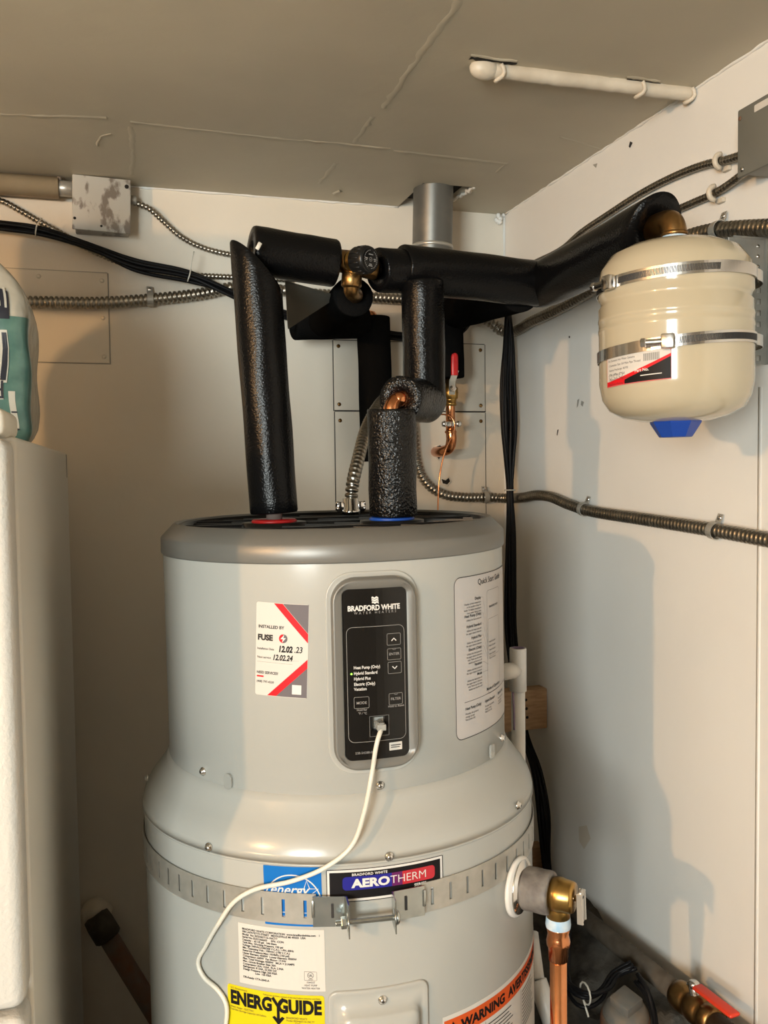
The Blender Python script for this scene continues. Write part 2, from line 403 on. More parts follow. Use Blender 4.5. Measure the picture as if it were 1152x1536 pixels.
# rough concrete footing along the right wall
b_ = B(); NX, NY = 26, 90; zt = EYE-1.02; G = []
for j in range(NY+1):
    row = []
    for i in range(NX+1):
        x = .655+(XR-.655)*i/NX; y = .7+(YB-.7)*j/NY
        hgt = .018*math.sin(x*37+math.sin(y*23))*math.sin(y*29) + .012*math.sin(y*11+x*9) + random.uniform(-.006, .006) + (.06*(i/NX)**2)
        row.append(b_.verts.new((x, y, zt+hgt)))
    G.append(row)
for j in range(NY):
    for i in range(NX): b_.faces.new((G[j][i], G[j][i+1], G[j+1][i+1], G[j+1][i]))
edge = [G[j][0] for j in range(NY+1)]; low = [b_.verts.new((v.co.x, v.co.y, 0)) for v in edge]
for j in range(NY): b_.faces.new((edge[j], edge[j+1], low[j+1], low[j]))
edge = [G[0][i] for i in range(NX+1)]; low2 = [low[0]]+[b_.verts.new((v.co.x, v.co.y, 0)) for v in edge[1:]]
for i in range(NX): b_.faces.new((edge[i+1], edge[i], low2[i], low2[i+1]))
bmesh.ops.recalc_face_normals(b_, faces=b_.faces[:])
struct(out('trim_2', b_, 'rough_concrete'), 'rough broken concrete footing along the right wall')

# ================================================================== WATER HEATER
HX, HY, TX, TY = .3355, 1.384, -.009, -.0024
ax = Vector((TX, TY, 1)).normalized(); e1 = Vector((0, 1, 0)).cross(ax).normalized(); e2 = ax.cross(e1)
base = Vector((HX, HY, EYE-.3)) + Vector((TX, TY, 1))*(.3-EYE)
HM = Matrix(((e1.x, e2.x, ax.x, base.x), (e1.y, e2.y, ax.y, base.y), (e1.z, e2.z, ax.z, base.z), (0, 0, 0, 1)))
HI = HM.inverted()
RL, RU, RR = .305, .2645, .2673
def hz(z): return EYE + z           # local height for an eye-relative level
def hit(px, py, R):
    o = HI @ CAM; d = HI.to_3x3() @ ray(px, py)
    a = d.x**2+d.y**2; b = 2*(o.x*d.x+o.y*d.y); c = o.x**2+o.y**2-R*R; q = b*b-4*a*c
    t = (-b-math.sqrt(max(q, 0)))/(2*a); p = o+d*t
    return math.atan2(p.x, -p.y), p.z
def cyl(R, a0=0, z0=0): return lambda u, v, h: Vector(((R+h)*math.sin(a0+u/R), -(R+h)*math.cos(a0+u/R), z0+v))
heater = thing('water_heater', 'large pale grey hybrid water heater with dark grey top ring and black control panel', 'water heater', mw=HM)
def hp(name, bm, m, parent=heater, **k): return out(name, bm, m, parent, world=False, **k)
zs = hz(-.4226); zr = hz(-.1194)
zseam = hit(395, 1295, RL)[1]
b_ = B(); add_lathe(b_, [(.05, .02), (RL-.004, .02), (RL, .03), (RL, zseam+.004)], n=128, caps=(True, False)); hp('lower_tank', b_, 'heater_jacket', auto=AUTO)
b_ = B(); add_lathe(b_, [(RL-.001, zseam-.002), (RL+.0022, zseam), (RL+.0022, zseam+.004), (RL+.0020, zs-.076), (RL+.0002, zs-.065), (RL-.0035, zs-.055), (.2965, zs-.046), (.2885, zs-.036), (.270, zs-.0115), (RU+.003, zs-.003), (RU-.004, zs)], n=128, caps=(False, False))
hp('shoulder', b_, 'heater_jacket', auto=math.radians(25))
b_ = B(); add_lathe(b_, [(RU-.004, zs-.006), (RU, zs-.003), (RU, zr+.01)], n=128, caps=(False, False)); hp('upper_shroud', b_, 'heater_jacket', auto=AUTO)
b_ = B(); add_lathe(b_, [(RU-.005, zr+.003), (RR-.001, zr), (RR+.0003, zr+.002), (RR, zr+.023), (RR-.002, zr+.026), (.2475, zr+.044), (.2435, zr+.0445), (.2405, zr+.042), (.239, zr+.02)], n=128, caps=(False, False))
hp('top_ring', b_, 'ring_grey', auto=math.radians(20))
zt = zr+.0415
b_ = B(); add_lathe(b_, [(.24, zr-.032), (.0, zr-.032)][:1]+[(.02, zr-.032)], n=64, caps=(False, True)); add_lathe(b_, [(.2400, zr-.032), (.2400, zt), (.2330, zt), (.2330, zr-.032)], n=96, caps=(False, False))
grille = hp('top_grille', b_, 'black_plastic', auto=AUTO)
for k in range(-5, 6):                                   # slanting grille bars
    c = k*.045; hl = math.sqrt(max(0, .234**2-c*c)); ang = math.radians(-38); b_ = B()
    add_box(b_, (-hl, -.0014, zr-.032), (hl, .0014, zt-.004)); bmesh.ops.transform(b_, matrix=Matrix.Rotation(ang, 4, 'Z') @ Matrix.Translation((0, c, 0)), verts=b_.verts[:])
    hp('grille_bar', b_, 'grille_plastic', grille, smooth=False)
for k in (-.115, 0, .115):
    hl = math.sqrt(.234**2-k*k); b_ = B(); add_box(b_, (-hl, k-.002, zr-.032), (hl, k+.002, zt-.002)); hp('grille_rib', b_, 'black_plastic', grille, smooth=False)
def loc_z(px, py, z):
    o = HI @ CAM; d = HI.to_3x3() @ ray(px, py); t = (z-o.z)/d.z; return o+d*t
HOTP = Vector((-.094, .005, zt)); CLDP = Vector((.083, -.045, zt))
for nm, c, m in (('hot_port_ring', HOTP, 'ring_red'), ('cold_port_ring', CLDP, 'ring_blue')):
    b_ = B(); add_lathe(b_, [(.012, -.002), (.034, -.002), (.036, .001), (.033, .004), (.012, .004)], c, n=40, caps=(False, False)); hp(nm, b_, m, auto=AUTO)
    b_ = B(); add_lathe(b_, [(.05, -.04), (.05, -.001)], c, n=40); hp('port_boss', b_, 'black_plastic', auto=AUTO)
def screw(a, z, R, r=.0045):
    b_ = B(); d = Vector((math.sin(a), -math.cos(a), 0)); o = d*R + Vector((0, 0, z))
    add_lathe(b_, [(r*1.35, -.001), (r*1.35, .0012), (r, .0016), (r*.9, .0040), (r*.5, .0052)], o, d, 14)
    s_ = hp('screw', b_, 'chrome', auto=AUTO)
    b2 = B(); x, y, dd = frame_from(d); q = o+d*.0052
    for ex in (x, y):
        ey = dd.cross(ex); vs_ = [q+ex*i*r*.45+ey*j*r*.1+d*k for i in (-1, 1) for j in (-1, 1) for k in (0, .0003)]
        bmesh.ops.convex_hull(b2, input=[b2.verts.new(v) for v in vs_])
    hp('screw_slot', b2, 'ink_soft', s_, smooth=False)
for px, py in ((305, 1157), (570, 1178)): a, z = hit(px, py, RU); screw(a, z, RU)
a, z = hit(752, 1107, RU); screw(a, z, RU)
for px, py in ((313, 1271), (584, 1285), (777, 1208)): a, z = hit(px, py, RL+.002); screw(a, z, RL+.0015)
a, z = hit(223, 1183, .3); screw(math.radians(-93), z, .298, .004)
for px, py in ((342, 1172), (738, 1127)):                  # clear clips over the shroud seam
    a, z = hit(px, py, RU+.003); b_ = B(); shape(b_, rrect(.013, .021, .006), .0); lay('clear_clip', b_, cyl(RU, a, z), 'clear_plastic', heater, .004, thick=.003, h=.0045)
# ---- control panel
aP, zP = hit(565, 1011, RU+.012); S = .0847/450; SH = .055
def cp(x, y): return ((x-400)*S, -(y+SH*(x-400)-772)*S)
WB, HB = 600*S, 1350*S
b_ = B(); prof = [(1.055, 1.025, 0.0), (1.05, 1.022, .0018), (1.03, 1.013, .0018), (1.022, 1.010, .0005)]
def rr_loop(bm_, w_, h_, r, hgt, n=8, a0=aP, z0=zP):
    mp = cyl(RU, a0, z0); pts = []
    base_ = rrect(w_, h_, r, n); fin = []
    for i in range(len(base_)):
        p, q = base_[i], base_[(i+1) % len(base_)]; m_ = 7 if abs(p[0]-q[0]) > .03 or abs(p[1]-q[1]) > .03 else 1
        for k in range(m_): fin.append((p[0]+(q[0]-p[0])*k/m_, p[1]+(q[1]-p[1])*k/m_))
    return [bm_.verts.new(mp(u, v, hgt)) for u, v in fin]
def loops(bm_, spec, close_top=False, **k):
    prev = None
    for (w_, h_, r, hg) in spec:
        cur = rr_loop(bm_, w_, h_, r, hg, **k)
        if prev:
            n = len(cur)
            for i in range(n): bm_.faces.new((prev[i], prev[(i+1) % n], cur[(i+1) % n], cur[i]))
        prev = cur
loops(b_, [(WB+.013, HB+.013, .036, -.001), (WB+.012, HB+.012, .036, .0022), (WB+.009, HB+.009, .034, .0028), (WB+.003, HB+.003, .032, .0010), (WB-.002, HB-.002, .031, .0008)])
hp('panel_recess', b_, 'heater_jacket', auto=math.radians(50))
b_ = B(); fwid, fhei = 450*S, 1190*S
loops(b_, [(WB-.001, HB-.001, .032, 0), (WB-.0015, HB-.0015, .032, .009), (WB-.006, HB-.006, .030, .0145), (WB-.011, HB-.011, .028, .0155), (fwid+.010, fhei+.008, .012, .0130), (fwid+.001, fhei+.001, .0085, .0122), (fwid-.002, fhei-.002, .0075, .0105)])
bezel = hp('control_bezel', b_, 'ring_grey', auto=math.radians(50))
RF = RU+.012; fmap = cyl(RF, aP, zP)
jx, jy = cp(413, 1130)
b_ = B()                                                   # face with a square opening for the service jack
ow, oh = 125*S, 135*S
shape(b_, rrect(fwid, fhei, .008)); bmesh.ops.triangulate(b_, faces=b_.faces[:])
for co, no in (((jx-ow/2, 0, 0), (1, 0, 0)), ((jx+ow/2, 0, 0), (1, 0, 0)), ((0, jy-oh/2, 0), (0, 1, 0)), ((0, jy+oh/2, 0), (0, 1, 0))):
    bmesh.ops.bisect_plane(b_, geom=b_.verts[:]+b_.edges[:]+b_.faces[:], plane_co=co, plane_no=no)
dele = [f for f in b_.faces if abs(f.calc_center_median().x-jx) < ow/2 and abs(f.calc_center_median().y-jy) < oh/2]
bmesh.ops.delete(b_, geom=dele, context='FACES')
face = lay('control_face', b_, fmap, 'panel_black', heater, .01)
b_ = B()                                                   # jack well
rim_ = [(jx-ow/2, jy-oh/2), (jx+ow/2, jy-oh/2), (jx+ow/2, jy+oh/2), (jx-ow/2, jy+oh/2)]
inn = [(jx-.0085, jy-.0075), (jx+.0085, jy-.0075), (jx+.0085, jy+.0095), (jx-.0085, jy+.0095)]
A_ = [b_.verts.new(fmap(u, v, 0)) for u, v in rim_]; C_ = [b_.verts.new(fmap(u, v, -.005)) for u, v in inn]; D_ = [b_.verts.new(fmap(u, v, -.016)) for u, v in inn]
for P_, Q_ in ((A_, C_), (C_, D_)):
    for i in range(4): b_.faces.new((P_[i], P_[(i+1) % 4], Q_[(i+1) % 4], Q_[i]))
b_.faces.new(D_); hp('service_jack', b_, 'black_plastic', face, smooth=False)
b_ = B()
stroke(b_, [cp(*p) for p in ((343, 1068), (480, 1060), (480, 1200), (343, 1210))], .0004, True)
fr = rrect(410*S, 800*S, .008, cx=0, cy=-(840-772)*S); stroke(b_, fr, .0005, True)
for (x, y, w_, h_) in ((528, 531, 98, 80), (529, 635, 98, 78), (531, 730, 98, 80), (290, 970, 104, 78), (534, 950, 98, 80)):
    u, v = cp(x, y); stroke(b_, rrect(w_*S, h_*S, .0014, 3, u, v), .00042, True)
lay('outline', b_, fmap, 'ink_line', face, h=.0003)
b_ = B()
u, v = cp(392, 311); text(b_, 'BRADFORD WHITE', u, v-.003, .0094, 'CENTER', bold=.00035, sx=.86)
for k in range(3):                                         # waving flag emblem
    y0 = cp(398, 236+k*16)[1]; x0 = cp(398, 0)[0]
    top = [(x0-.0045+.0010*t+.0002*k, y0+.0007*math.sin(t*1.2)) for t in range(10)]
    shape(b_, top + [(p[0]+.0001, p[1]-.0024) for p in reversed(top)])
lay('brand_lettering', b_, fmap, 'ink_white', face, h=.0004)
b_ = B()
for s_, x, y in (('Heat Pump (Only)', 240, 738), ('Hybrid Standard', 240, 777), ('Hybrid Plus', 240, 815), ('Electric (Only)', 240, 853), ('Vacation', 240, 887)):
    u, v = cp(x, y); text(b_, s_, u, v, .0056, bold=.0001, sx=.84)
lay('mode_lettering', b_, fmap, 'ink_white', face, h=.0004)
b_ = B()
b_.free()
for x, y, dn in ((528, 533, 1), (531, 729, -1)):
    b_ = B(); u, v = cp(x, y); stroke(b_, [(u-.0032, v-.0016*dn), (u, v+.0016*dn), (u+.0032, v-.0016*dn)], .0013); lay('arrow_symbol', b_, fmap, 'ink_white', face, h=.0004)
b_ = B()
for s_, x, y, sz in (('ENTER', 529, 642, .0048), ('FILTER', 534, 957, .0048), ('MODE', 290, 980, .0048), ('Hold to Reset', 536, 1006, .0039), ('Hold for', 291, 1027, .0039), ('°F / °C', 295, 1052, .0041)):
    b_ = B(); u, v = cp(x, y); text(b_, s_, u, v, sz, 'CENTER', bold=.00004); lay('button_lettering', b_, fmap, 'ink_grey', face, h=.0004)
for x, y in ((529, 599), (536, 914)): b_ = B(); u, v = cp(x, y); stroke(b_, [(u-.002, v+.0006), (u-.0018, v-.0009), (u+.0018, v-.0009), (u+.002, v+.0006)], .0004); lay('button_notch', b_, fmap, 'ink_grey', face, h=.0004)
b_ = B()
u, v = cp(238, 1332); text(b_, '238-54388-00', u, v, .0044)
lay('part_number', b_, fmap, 'ink_grey', face, h=.0004); b_ = B()
u, v = cp(400, 351); text(b_, 'WATER HEATERS', u, v, .0046, 'CENTER', space=1.75)
lay('tagline_lettering', b_, fmap, 'ink_grey', face, h=.0004)
b_ = B(); u, v = cp(527, 1282); shape(b_, rrect(94*S, 56*S, .0006, 2, u, v)); lay('serial_sticker', b_, fmap, 'label_white', face, h=.0003)
b_ = B(); [stroke(b_, [(u-.0068, v+q_), (u+.0068*f_, v+q_)], .0011) for q_, f_ in ((.0015, 1), (-.0012, .8))]; lay('sticker_lettering', b_, fmap, 'ink_black', face, h=.0006)
b_ = B(); u, v = cp(224, 771); shape(b_, ell(u, v, .0013, .0013, 12)); lay('status_light', b_, fmap, 'led_green', face, h=.0005)
# ---- labels on the jacket
def corners(px, R):                                        # centre and size of a label from its four corners
    q = [hit(x, y, R) for x, y in px]; a = sum(p[0] for p in q)/4; z = sum(p[1] for p in q)/4
    w_ = ((q[1][0]-q[0][0])+(q[2][0]-q[3][0]))/2*R; h_ = ((q[0][1]-q[3][1])+(q[1][1]-q[2][1]))/2
    sk = ((q[1][1]-q[0][1])+(q[2][1]-q[3][1]))/2/w_
    return a, z, w_, h_, sk
def rotmap(R, a, z, sk):
    f = cyl(R, a, z); c, s = math.cos(math.atan(sk)), math.sin(math.atan(sk))
    return lambda u, v, h: f(u*c-v*s, u*s+v*c, h)
# installer's sticker
a, z, W_, H_, sk = corners([(386, 902), (464, 907), (461, 1048), (382, 1041)], RU); mp = rotmap(RU, a, z, sk)
b_ = B(); shape(b_, rrect(W_, H_, .003)); lab = lay('service_sticker', b_, mp, 'label_white', heater, .008, thick=.0004, h=.0005)
lab['label'] = 'white, red and grey installer sticker'
def sp(x, y): return ((x-508)/640*W_, (762-y+.045*(x-508))/1130*H_)    # crop pixels of the sticker -> u, v
b_ = B(); e = W_/2-.0006; tp = H_/2-.0006
def up_(x, y): return (max(-e, min(e, sp(x, y)[0])), max(-tp, min(tp, sp(x, y)[1])))
shape(b_, [up_(520, 100), up_(900, 100), up_(900, 560), (e, sp(830, 560)[1])][:2]+[(e, sp(830, 560)[1])])
lay('sticker_corner', b_, mp, 'ink_mauve', lab, .008, h=.0007); b_ = B()
shape(b_, [(sp(450, 1320)[0], -tp), (e, sp(825, 975)[1]), (e, -tp)])
lay('sticker_corner', b_, mp, 'ink_mauve', lab, .008, h=.0007)
b_ = B(); shape(b_, [(sp(410, 0)[0], tp), (sp(515, 0)[0], tp), (e, sp(830, 565)[1]), (e, sp(830, 675)[1])])
lay('red_stripe', b_, mp, 'ink_red', lab, .008, h=.0008); b_ = B()
shape(b_, [(sp(345, 0)[0], -tp), (sp(455, 0)[0], -tp), (e, sp(825, 975)[1]), (e, sp(825, 870)[1])])
lay('red_stripe', b_, mp, 'ink_red', lab, .008, h=.0008); b_ = B()
shape(b_, rrect(90/640*W_, 18/1130*H_, .0007, 3, *sp(252, 1085)))
lay('red_dash', b_, mp, 'ink_red', lab, .008, h=.0008); b_ = B()
c0 = sp(530, 622); shape(b_, ell(c0[0], c0[1], .0058, .0058, 20, 90, 270))
lay('logo_half', b_, mp, 'ink_red', lab, .008, h=.0008)
b_ = B(); shape(b_, ell(c0[0], c0[1], .0058, .0058, 20, -90, 90)); lay('logo_half', b_, mp, 'ink_mauve', lab, h=.0008)
b_ = B(); shape(b_, [(c0[0]+.0015, c0[1]+.0055), (c0[0]-.0038, c0[1]-.0006), (c0[0]-.0004, c0[1]-.0006), (c0[0]-.0016, c0[1]-.0052), (c0[0]+.0038, c0[1]+.0010), (c0[0]+.0004, c0[1]+.0010)])
lay('logo_bolt', b_, mp, 'ink_white', lab, h=.0011); b_ = B()
q = sp(703, 1235); shape(b_, rrect(.0125, .0125, .0004, 2, *q)); lay('blank_square', b_, mp, 'ink_white', lab, h=.0011)
b_ = B()
text(b_, 'FUSE', *sp(212, 640), .0102, bold=.0006, sx=.98); text(b_, 'INSTALLED BY', *sp(218, 495), .0056, bold=.00018, sx=1.0)
text(b_, 'NEED SERVICES?', *sp(206, 1050), .0048, bold=.00014, sx=.88)
text(b_, '(408) 797-4220', *sp(204, 1158), .0040, bold=.00008); text(b_, 'Installation Date', *sp(208, 757), .0040, bold=.00006, sx=.9); text(b_, 'Next service', *sp(208, 862), .0040, bold=.00006, sx=.95)
stroke(b_, [sp(210, 905), sp(650, 930)], .0002); stroke(b_, [sp(400, 880), sp(720, 890)], .00015)
lay('sticker_lettering', b_, mp, 'ink_soft', lab, h=.0007)
b_ = B(); text(b_, '12.02', *sp(470, 780), .0112, bold=.00055, shear=.15, sx=.78); text(b_, '.23', *sp(662, 788), .0112, bold=.00020, shear=.15, sx=.82)
text(b_, '12.02.24', *sp(400, 880), .0102, bold=.00035, shear=.25, sx=.78); lay('handwriting', b_, mp, 'ink_black', lab, h=.0007)
# quick start guide, wrapping round the right side
a0, z0 = hit(682, 990, RU); aT, zTop = hit(690, 866, RU); _, zB = hit(690, 1111, RU); HQ = zTop-zB; WQ = .185; zq = (zTop+zB)/2
mq = cyl(RU, a0+WQ/2/RU, zq)
b_ = B(); shape(b_, rrect(WQ, HQ, .012)); lab = lay('quick_start_label', b_, mq, 'label_lilac', heater, .006, thick=.0003, h=.0004)
b_ = B(); stroke(b_, rrect(WQ-.001, HQ-.001, .0115, 6), .0011, True); stroke(b_, [(-WQ/2+.018, -HQ*.275), (WQ/2-.008, -HQ*.275)], .0006)
X0 = -WQ/2
text(b_, 'Quick Start Guide', 0.004, HQ*.435, .0115, 'CENTER', bold=.0001)
for i, (t_, n_) in enumerate((('Display', 4), ('Heat Pump (Only)', 1), ('Hybrid Standard', 2), ('Hybrid Plus', 2), ('Electric (Only)', 4), ('Vacation', 2), ('Mode', 4))):
    yy = HQ*(.345, .245, .18, .105, .035, -.065, -.13)[i]
    text(b_, t_, X0+.062, yy, .0056, 'RIGHT', bold=.0001)
    for k in range(n_): text(b_, ('Displays current temperature', 'or the number of days for', 'mode. To display temperature', 'hour power failure, press')[k] if i == 0 else ('Utilizes the heat pump and', 'the upper electric elements', 'only. Mode use this when', 'needed and the fan is off')[k], X0+.062, yy-.0054-k*.0042, .0038, 'RIGHT', sx=.9)
    stroke(b_, [(X0+.064, yy+.0015), (X0+.068, yy+.0015), (X0+.082, (.02-i*.008))], .0002)
stroke(b_, rrect(.052, HQ*.66, .005, 4, X0+.106, .012), .0004, True); stroke(b_, rrect(.045, .055, .003, 3, X0+.106, .018), .0003, True)
text(b_, 'BRADFORD WHITE', X0+.106, HQ*.27, .0042, 'CENTER', bold=.0001)
for k in range(5): text(b_, 'Hybrid Standard', X0+.086, .0105-k*.006, .0038)
text(b_, 'Modes of Operation', 0.01, -HQ*.255, .0064, 'CENTER', bold=.0001)
for k, t_ in enumerate(('Heat Pump (Only)', 'Hybrid Standard', 'Electric (Only)')):
    text(b_, t_, X0+.020+k*.05, -HQ*.325, .0058, bold=.00012, sx=.9); text(b_, 'Provides the greatest\nenergy savings\nheat pump only', X0+.020+k*.05, -HQ*.355, .0040, sx=.9)
lay('label_print', b_, mq, 'ink_soft', lab, .006, h=.0007)
# energy star mark
a, z, W_, H_, sk = corners([(396, 1297), (483, 1301), (483, 1389), (397, 1386)], RL); mp = rotmap(RL, a, z, sk*.6)
b_ = B(); shape(b_, rrect(W_, H_, .001)); lab = lay('energy_mark', b_, mp, 'star_blue', heater, .008, thick=.0003, h=.0004); lab['label'] = 'bright blue square energy mark with white arc and star'
b_ = B(); stroke(b_, ell(0, -H_*.10, W_*.485, W_*.47, 24, 8, 172), .0016)
sx_, sy_ = W_*.25, H_*.075; star = [(sx_+(.0155 if k % 2 == 0 else .0062)*math.cos(math.radians(90+36*k)), sy_+(.0155 if k % 2 == 0 else .0062)*math.sin(math.radians(90+36*k))) for k in range(10)]
stroke(b_, star, .0011, True); text(b_, 'energy', -W_*.40, H_*.035, .0185, bold=.0002, shear=.35)
stroke(b_, [(-W_*.5, -H_*.27), (W_*.5, -H_*.27)], .0008); text(b_, 'ENERGY STAR', 0, -H_*.42, .0095, 'CENTER', bold=.0003)
lay('energy_print', b_, mp, 'ink_white', lab, h=.0007)
# aerotherm badge
a, z, W_, H_, sk = corners([(489, 1310), (664, 1279), (664, 1325), (490, 1356)], RL); mp = cyl(RL, a, z); H_ = .043
b_ = B(); shape(b_, rrect(W_, H_, .0012)); lab = lay('model_badge', b_, mp, 'ink_white', heater, .008, thick=.0004, h=.0005)
b_ = B(); stroke(b_, rrect(W_-.0012, H_-.0012, .001), .0010, True); shape(b_, rrect(W_-.0085, H_-.0085, .0005)); lay('badge_ground', b_, mp, 'ink_black', lab, .008, h=.0007)
y0 = H_*.06; hh = .0125
for nm, m_, x0, x1 in (('badge_blue_field', 'badge_blue', -.058, .006), ('badge_blend', 'badge_purple', .006, .020), ('badge_red_field', 'badge_red', .020, .066)):
    b_ = B(); rr_ = .004
    L_ = [p for p in rrect(.124, hh+.005, .005, 5, .004, y0)]
    L_ = [(max(x0, min(x1, p[0])), p[1]) for p in L_]; cl = []
    for p in L_:
        if not cl or (abs(cl[-1][0]-p[0])+abs(cl[-1][1]-p[1])) > 1e-6: cl.append(p)
    if (abs(cl[-1][0]-cl[0][0])+abs(cl[-1][1]-cl[0][1])) < 1e-6: cl.pop()
    # drop collinear stacks on the clipped side
    cl2 = [p for i, p in enumerate(cl) if not (abs(cl[i-1][0]-p[0]) < 1e-7 and abs(cl[(i+1) % len(cl)][0]-p[0]) < 1e-7)]
    shape(b_, cl2); lay(nm, b_, mp, m_, lab, .006, h=.0009)
b_ = B(); text(b_, 'AERO', .0030, y0-.0052, .0150, 'RIGHT', bold=.0007, sx=1.25); text(b_, 'THERM', .0035, y0-.0050, .0148, bold=-.0001, sx=1.06)
text(b_, 'BRADFORD WHITE', -.046, y0+.0098, .0046, bold=.0001, sx=1.08, space=1.1); text(b_, 'SERIES', .036, y0-.0145, .0056, bold=.00015, sx=1.1)
lay('badge_lettering', b_, mp, 'ink_white', lab, h=.0012)
# rating plate
a, z, W_, H_, sk = corners([(358, 1381), (488, 1397), (487, 1489), (359, 1471)], RL); mp = cyl(RL, a, z)
b_ = B(); shape(b_, rrect(W_, H_, .001)); lab = lay('rating_label', b_, mp, 'label_white', heater, .008, thick=.0003, h=.0004)
b_ = B(); rows = ['BRADFORD WHITE CORPORATION  www.bradfordwhite.com    I', '200 LAFAYETTE STREET  MIDDLEVILLE MI 49333  USA', 'Model  No: RE2H65T10-1NCTT', 'Serial No: ED51366603     S/N: -CON', 'Capacity :  65 US gal   246 liters', 'Tank Max. Working Pressure: 150 psi', 'Voltage: 240VAC(240/208 V.C.A.), 1-PH, 60Hz', 'Min. Operating Volt : 198VAC (198 V.C.A.)', 'Reservoir Pressure Max: 1034kPa (150 psi)', 'Upper Element: 4500W  Lower Element: 4500W', 'Compressor: 600W  Fan Motor: 17.5W', 'Max. Total Wattage: 4500W   MCA = 21AMPS', 'Max. Circuit Breaker Size: 30A', 'Compressor LRA: 14.0A  RLA: 2.94A', 'Refrigerant: R134A, 22.930 OZ', 'Design Pressure: High 350 PSIA', '                 Low  150 PSIA', '', 'DR-Ready: CTA-2045-A']
for k, s_ in enumerate(rows): text(b_, s_, -W_/2+.006, H_/2-.0085-k*(H_-.013)/19, .0036, bold=.00012, sx=1.04)
stroke(b_, rrect(.016, .0115, .0004, 2, W_/2-.019, -H_*.25), .0003, True); stroke(b_, ell(W_/2-.019, -H_*.25+.001, .0038, .0038, 16), .0005, True)
text(b_, 'UL', W_/2-.019, -H_*.25-.0004, .004, 'CENTER', bold=.0001); text(b_, 'LISTED', W_/2-.019, -H_*.25-.0052, .002, 'CENTER')
text(b_, '1044337\nHEAT PUMP\nWATER HEATER', W_/2-.019, -H_*.25-.0095, .0034, 'CENTER', sx=.95, line=1.15)
lay('label_print', b_, mp, 'ink_soft', lab, h=.0007)
# energy guide
a, z, W_, H_, sk = corners([(342, 1473), (487, 1495), (487, 1536), (342, 1514)], RL); H_ = .19; zt_ = (hit(342, 1473, RL)[1]+hit(487, 1495, RL)[1])/2; mp = cyl(RL, a, zt_-H_/2)
b_ = B(); shape(b_, rrect(W_, H_, .004)); lab = lay('energy_guide_label', b_, mp, 'energy_yellow', heater, .008, thick=.0003, h=.0004); lab['label'] = 'bright yellow energy guide label'
b_ = B(); tv = H_/2
text(b_, 'ENERG', -W_/2+.0045, tv-.0245, .0245, bold=.0012, sx=.80); text(b_, 'GUIDE', W_/2-.0040, tv-.0245, .0245, 'RIGHT', bold=.0012, sx=.80)
gx = .0065; stroke(b_, [(gx-.0075, tv-.0065), (gx, tv-.0175)], .0042); stroke(b_, [(gx+.0075, tv-.0065), (gx, tv-.0175)], .0042); stroke(b_, [(gx, tv-.016), (gx, tv-.037)], .0040)
shape(b_, [(gx-.0085, tv-.0325), (gx-.0050, tv-.0305), (gx, tv-.0355), (gx+.0050, tv-.0305), (gx+.0085, tv-.0325), (gx, tv-.0425)])
lay('guide_title', b_, mp, 'ink_black', lab, h=.0007)
b_ = B(); text(b_, 'U.S. Government', -W_/2+.005, tv-.0050, .0036); lay('guide_note', b_, mp, 'ink_soft', lab, h=.0007); b_ = B(); text(b_, 'Federal law prohibits removal of this label before consumer purchase.', W_/2-.005, tv-.0050, .0030, 'RIGHT', sx=.9)
lay('guide_note', b_, mp, 'ink_soft', lab, h=.0007); b_ = B()
text(b_, 'Water Heater - ELECTRIC\nTank Size (Storage Capacity): 64 Gallons', -W_/2+.004, tv-.0305, .0036, sx=.9); lay('guide_capacity', b_, mp, 'ink_soft', lab, h=.0007); b_ = B(); text(b_, 'BRADFORD WHITE\nModel: RE2H65T10-1NCTT\n            -CON', .017, tv-.0325, .0036, sx=.9)
lay('guide_print', b_, mp, 'ink_soft', lab, h=.0007)
b_ = B(); shape(b_, rrect(W_-.012, .11, .001, 2, 0, -.025)); lay('guide_box', b_, mp, 'label_white', lab, .008, h=.0006)
# warning label round the right side
a1, z1 = hit(700, 1536, RL); a2, z2 = hit(797, 1412, RL); ztop = z1+.0; WW = .30
zt_ = hit(760, 1478, RL)[1]; aw = hit(664, 1536, RL)[0]; mp = cyl(RL, aw+WW/2/RL, zt_)
b_ = B(); shape(b_, [(-WW/2, .006), (WW/2, .006), (WW/2, -.20), (-WW/2, -.20)]); lab = lay('warning_label', b_, mp, 'label_white', heater, .008, thick=.0003, h=.0004)
b_ = B(); shape(b_, [(-WW/2+.002, 0), (WW/2-.002, 0), (WW/2-.002, -.026), (-WW/2+.002, -.026)]); lay('warning_band', b_, mp, 'warn_orange', lab, .008, h=.0006)
b_ = B(); text(b_, 'WARNING  AVERTISSEMENT', -WW/2+.030, -.0195, .0185, bold=.0008, sx=1.0)
shape(b_, [(-WW/2+.006, -.021), (-WW/2+.026, -.021), (-WW/2+.016, -.004)])
for x in (-.075, .02, .11): stroke(b_, [(x, -.028), (x, -.2)], .0006)
for k in range(11):
    for x in (-.145, -.07, .025, .115): stroke(b_, [(x, -.034-k*.0055), (x+random.uniform(.045, .062), -.034-k*.0055)], .0013)
lay('warning_print', b_, mp, 'ink_black', lab, .008, h=.0009)
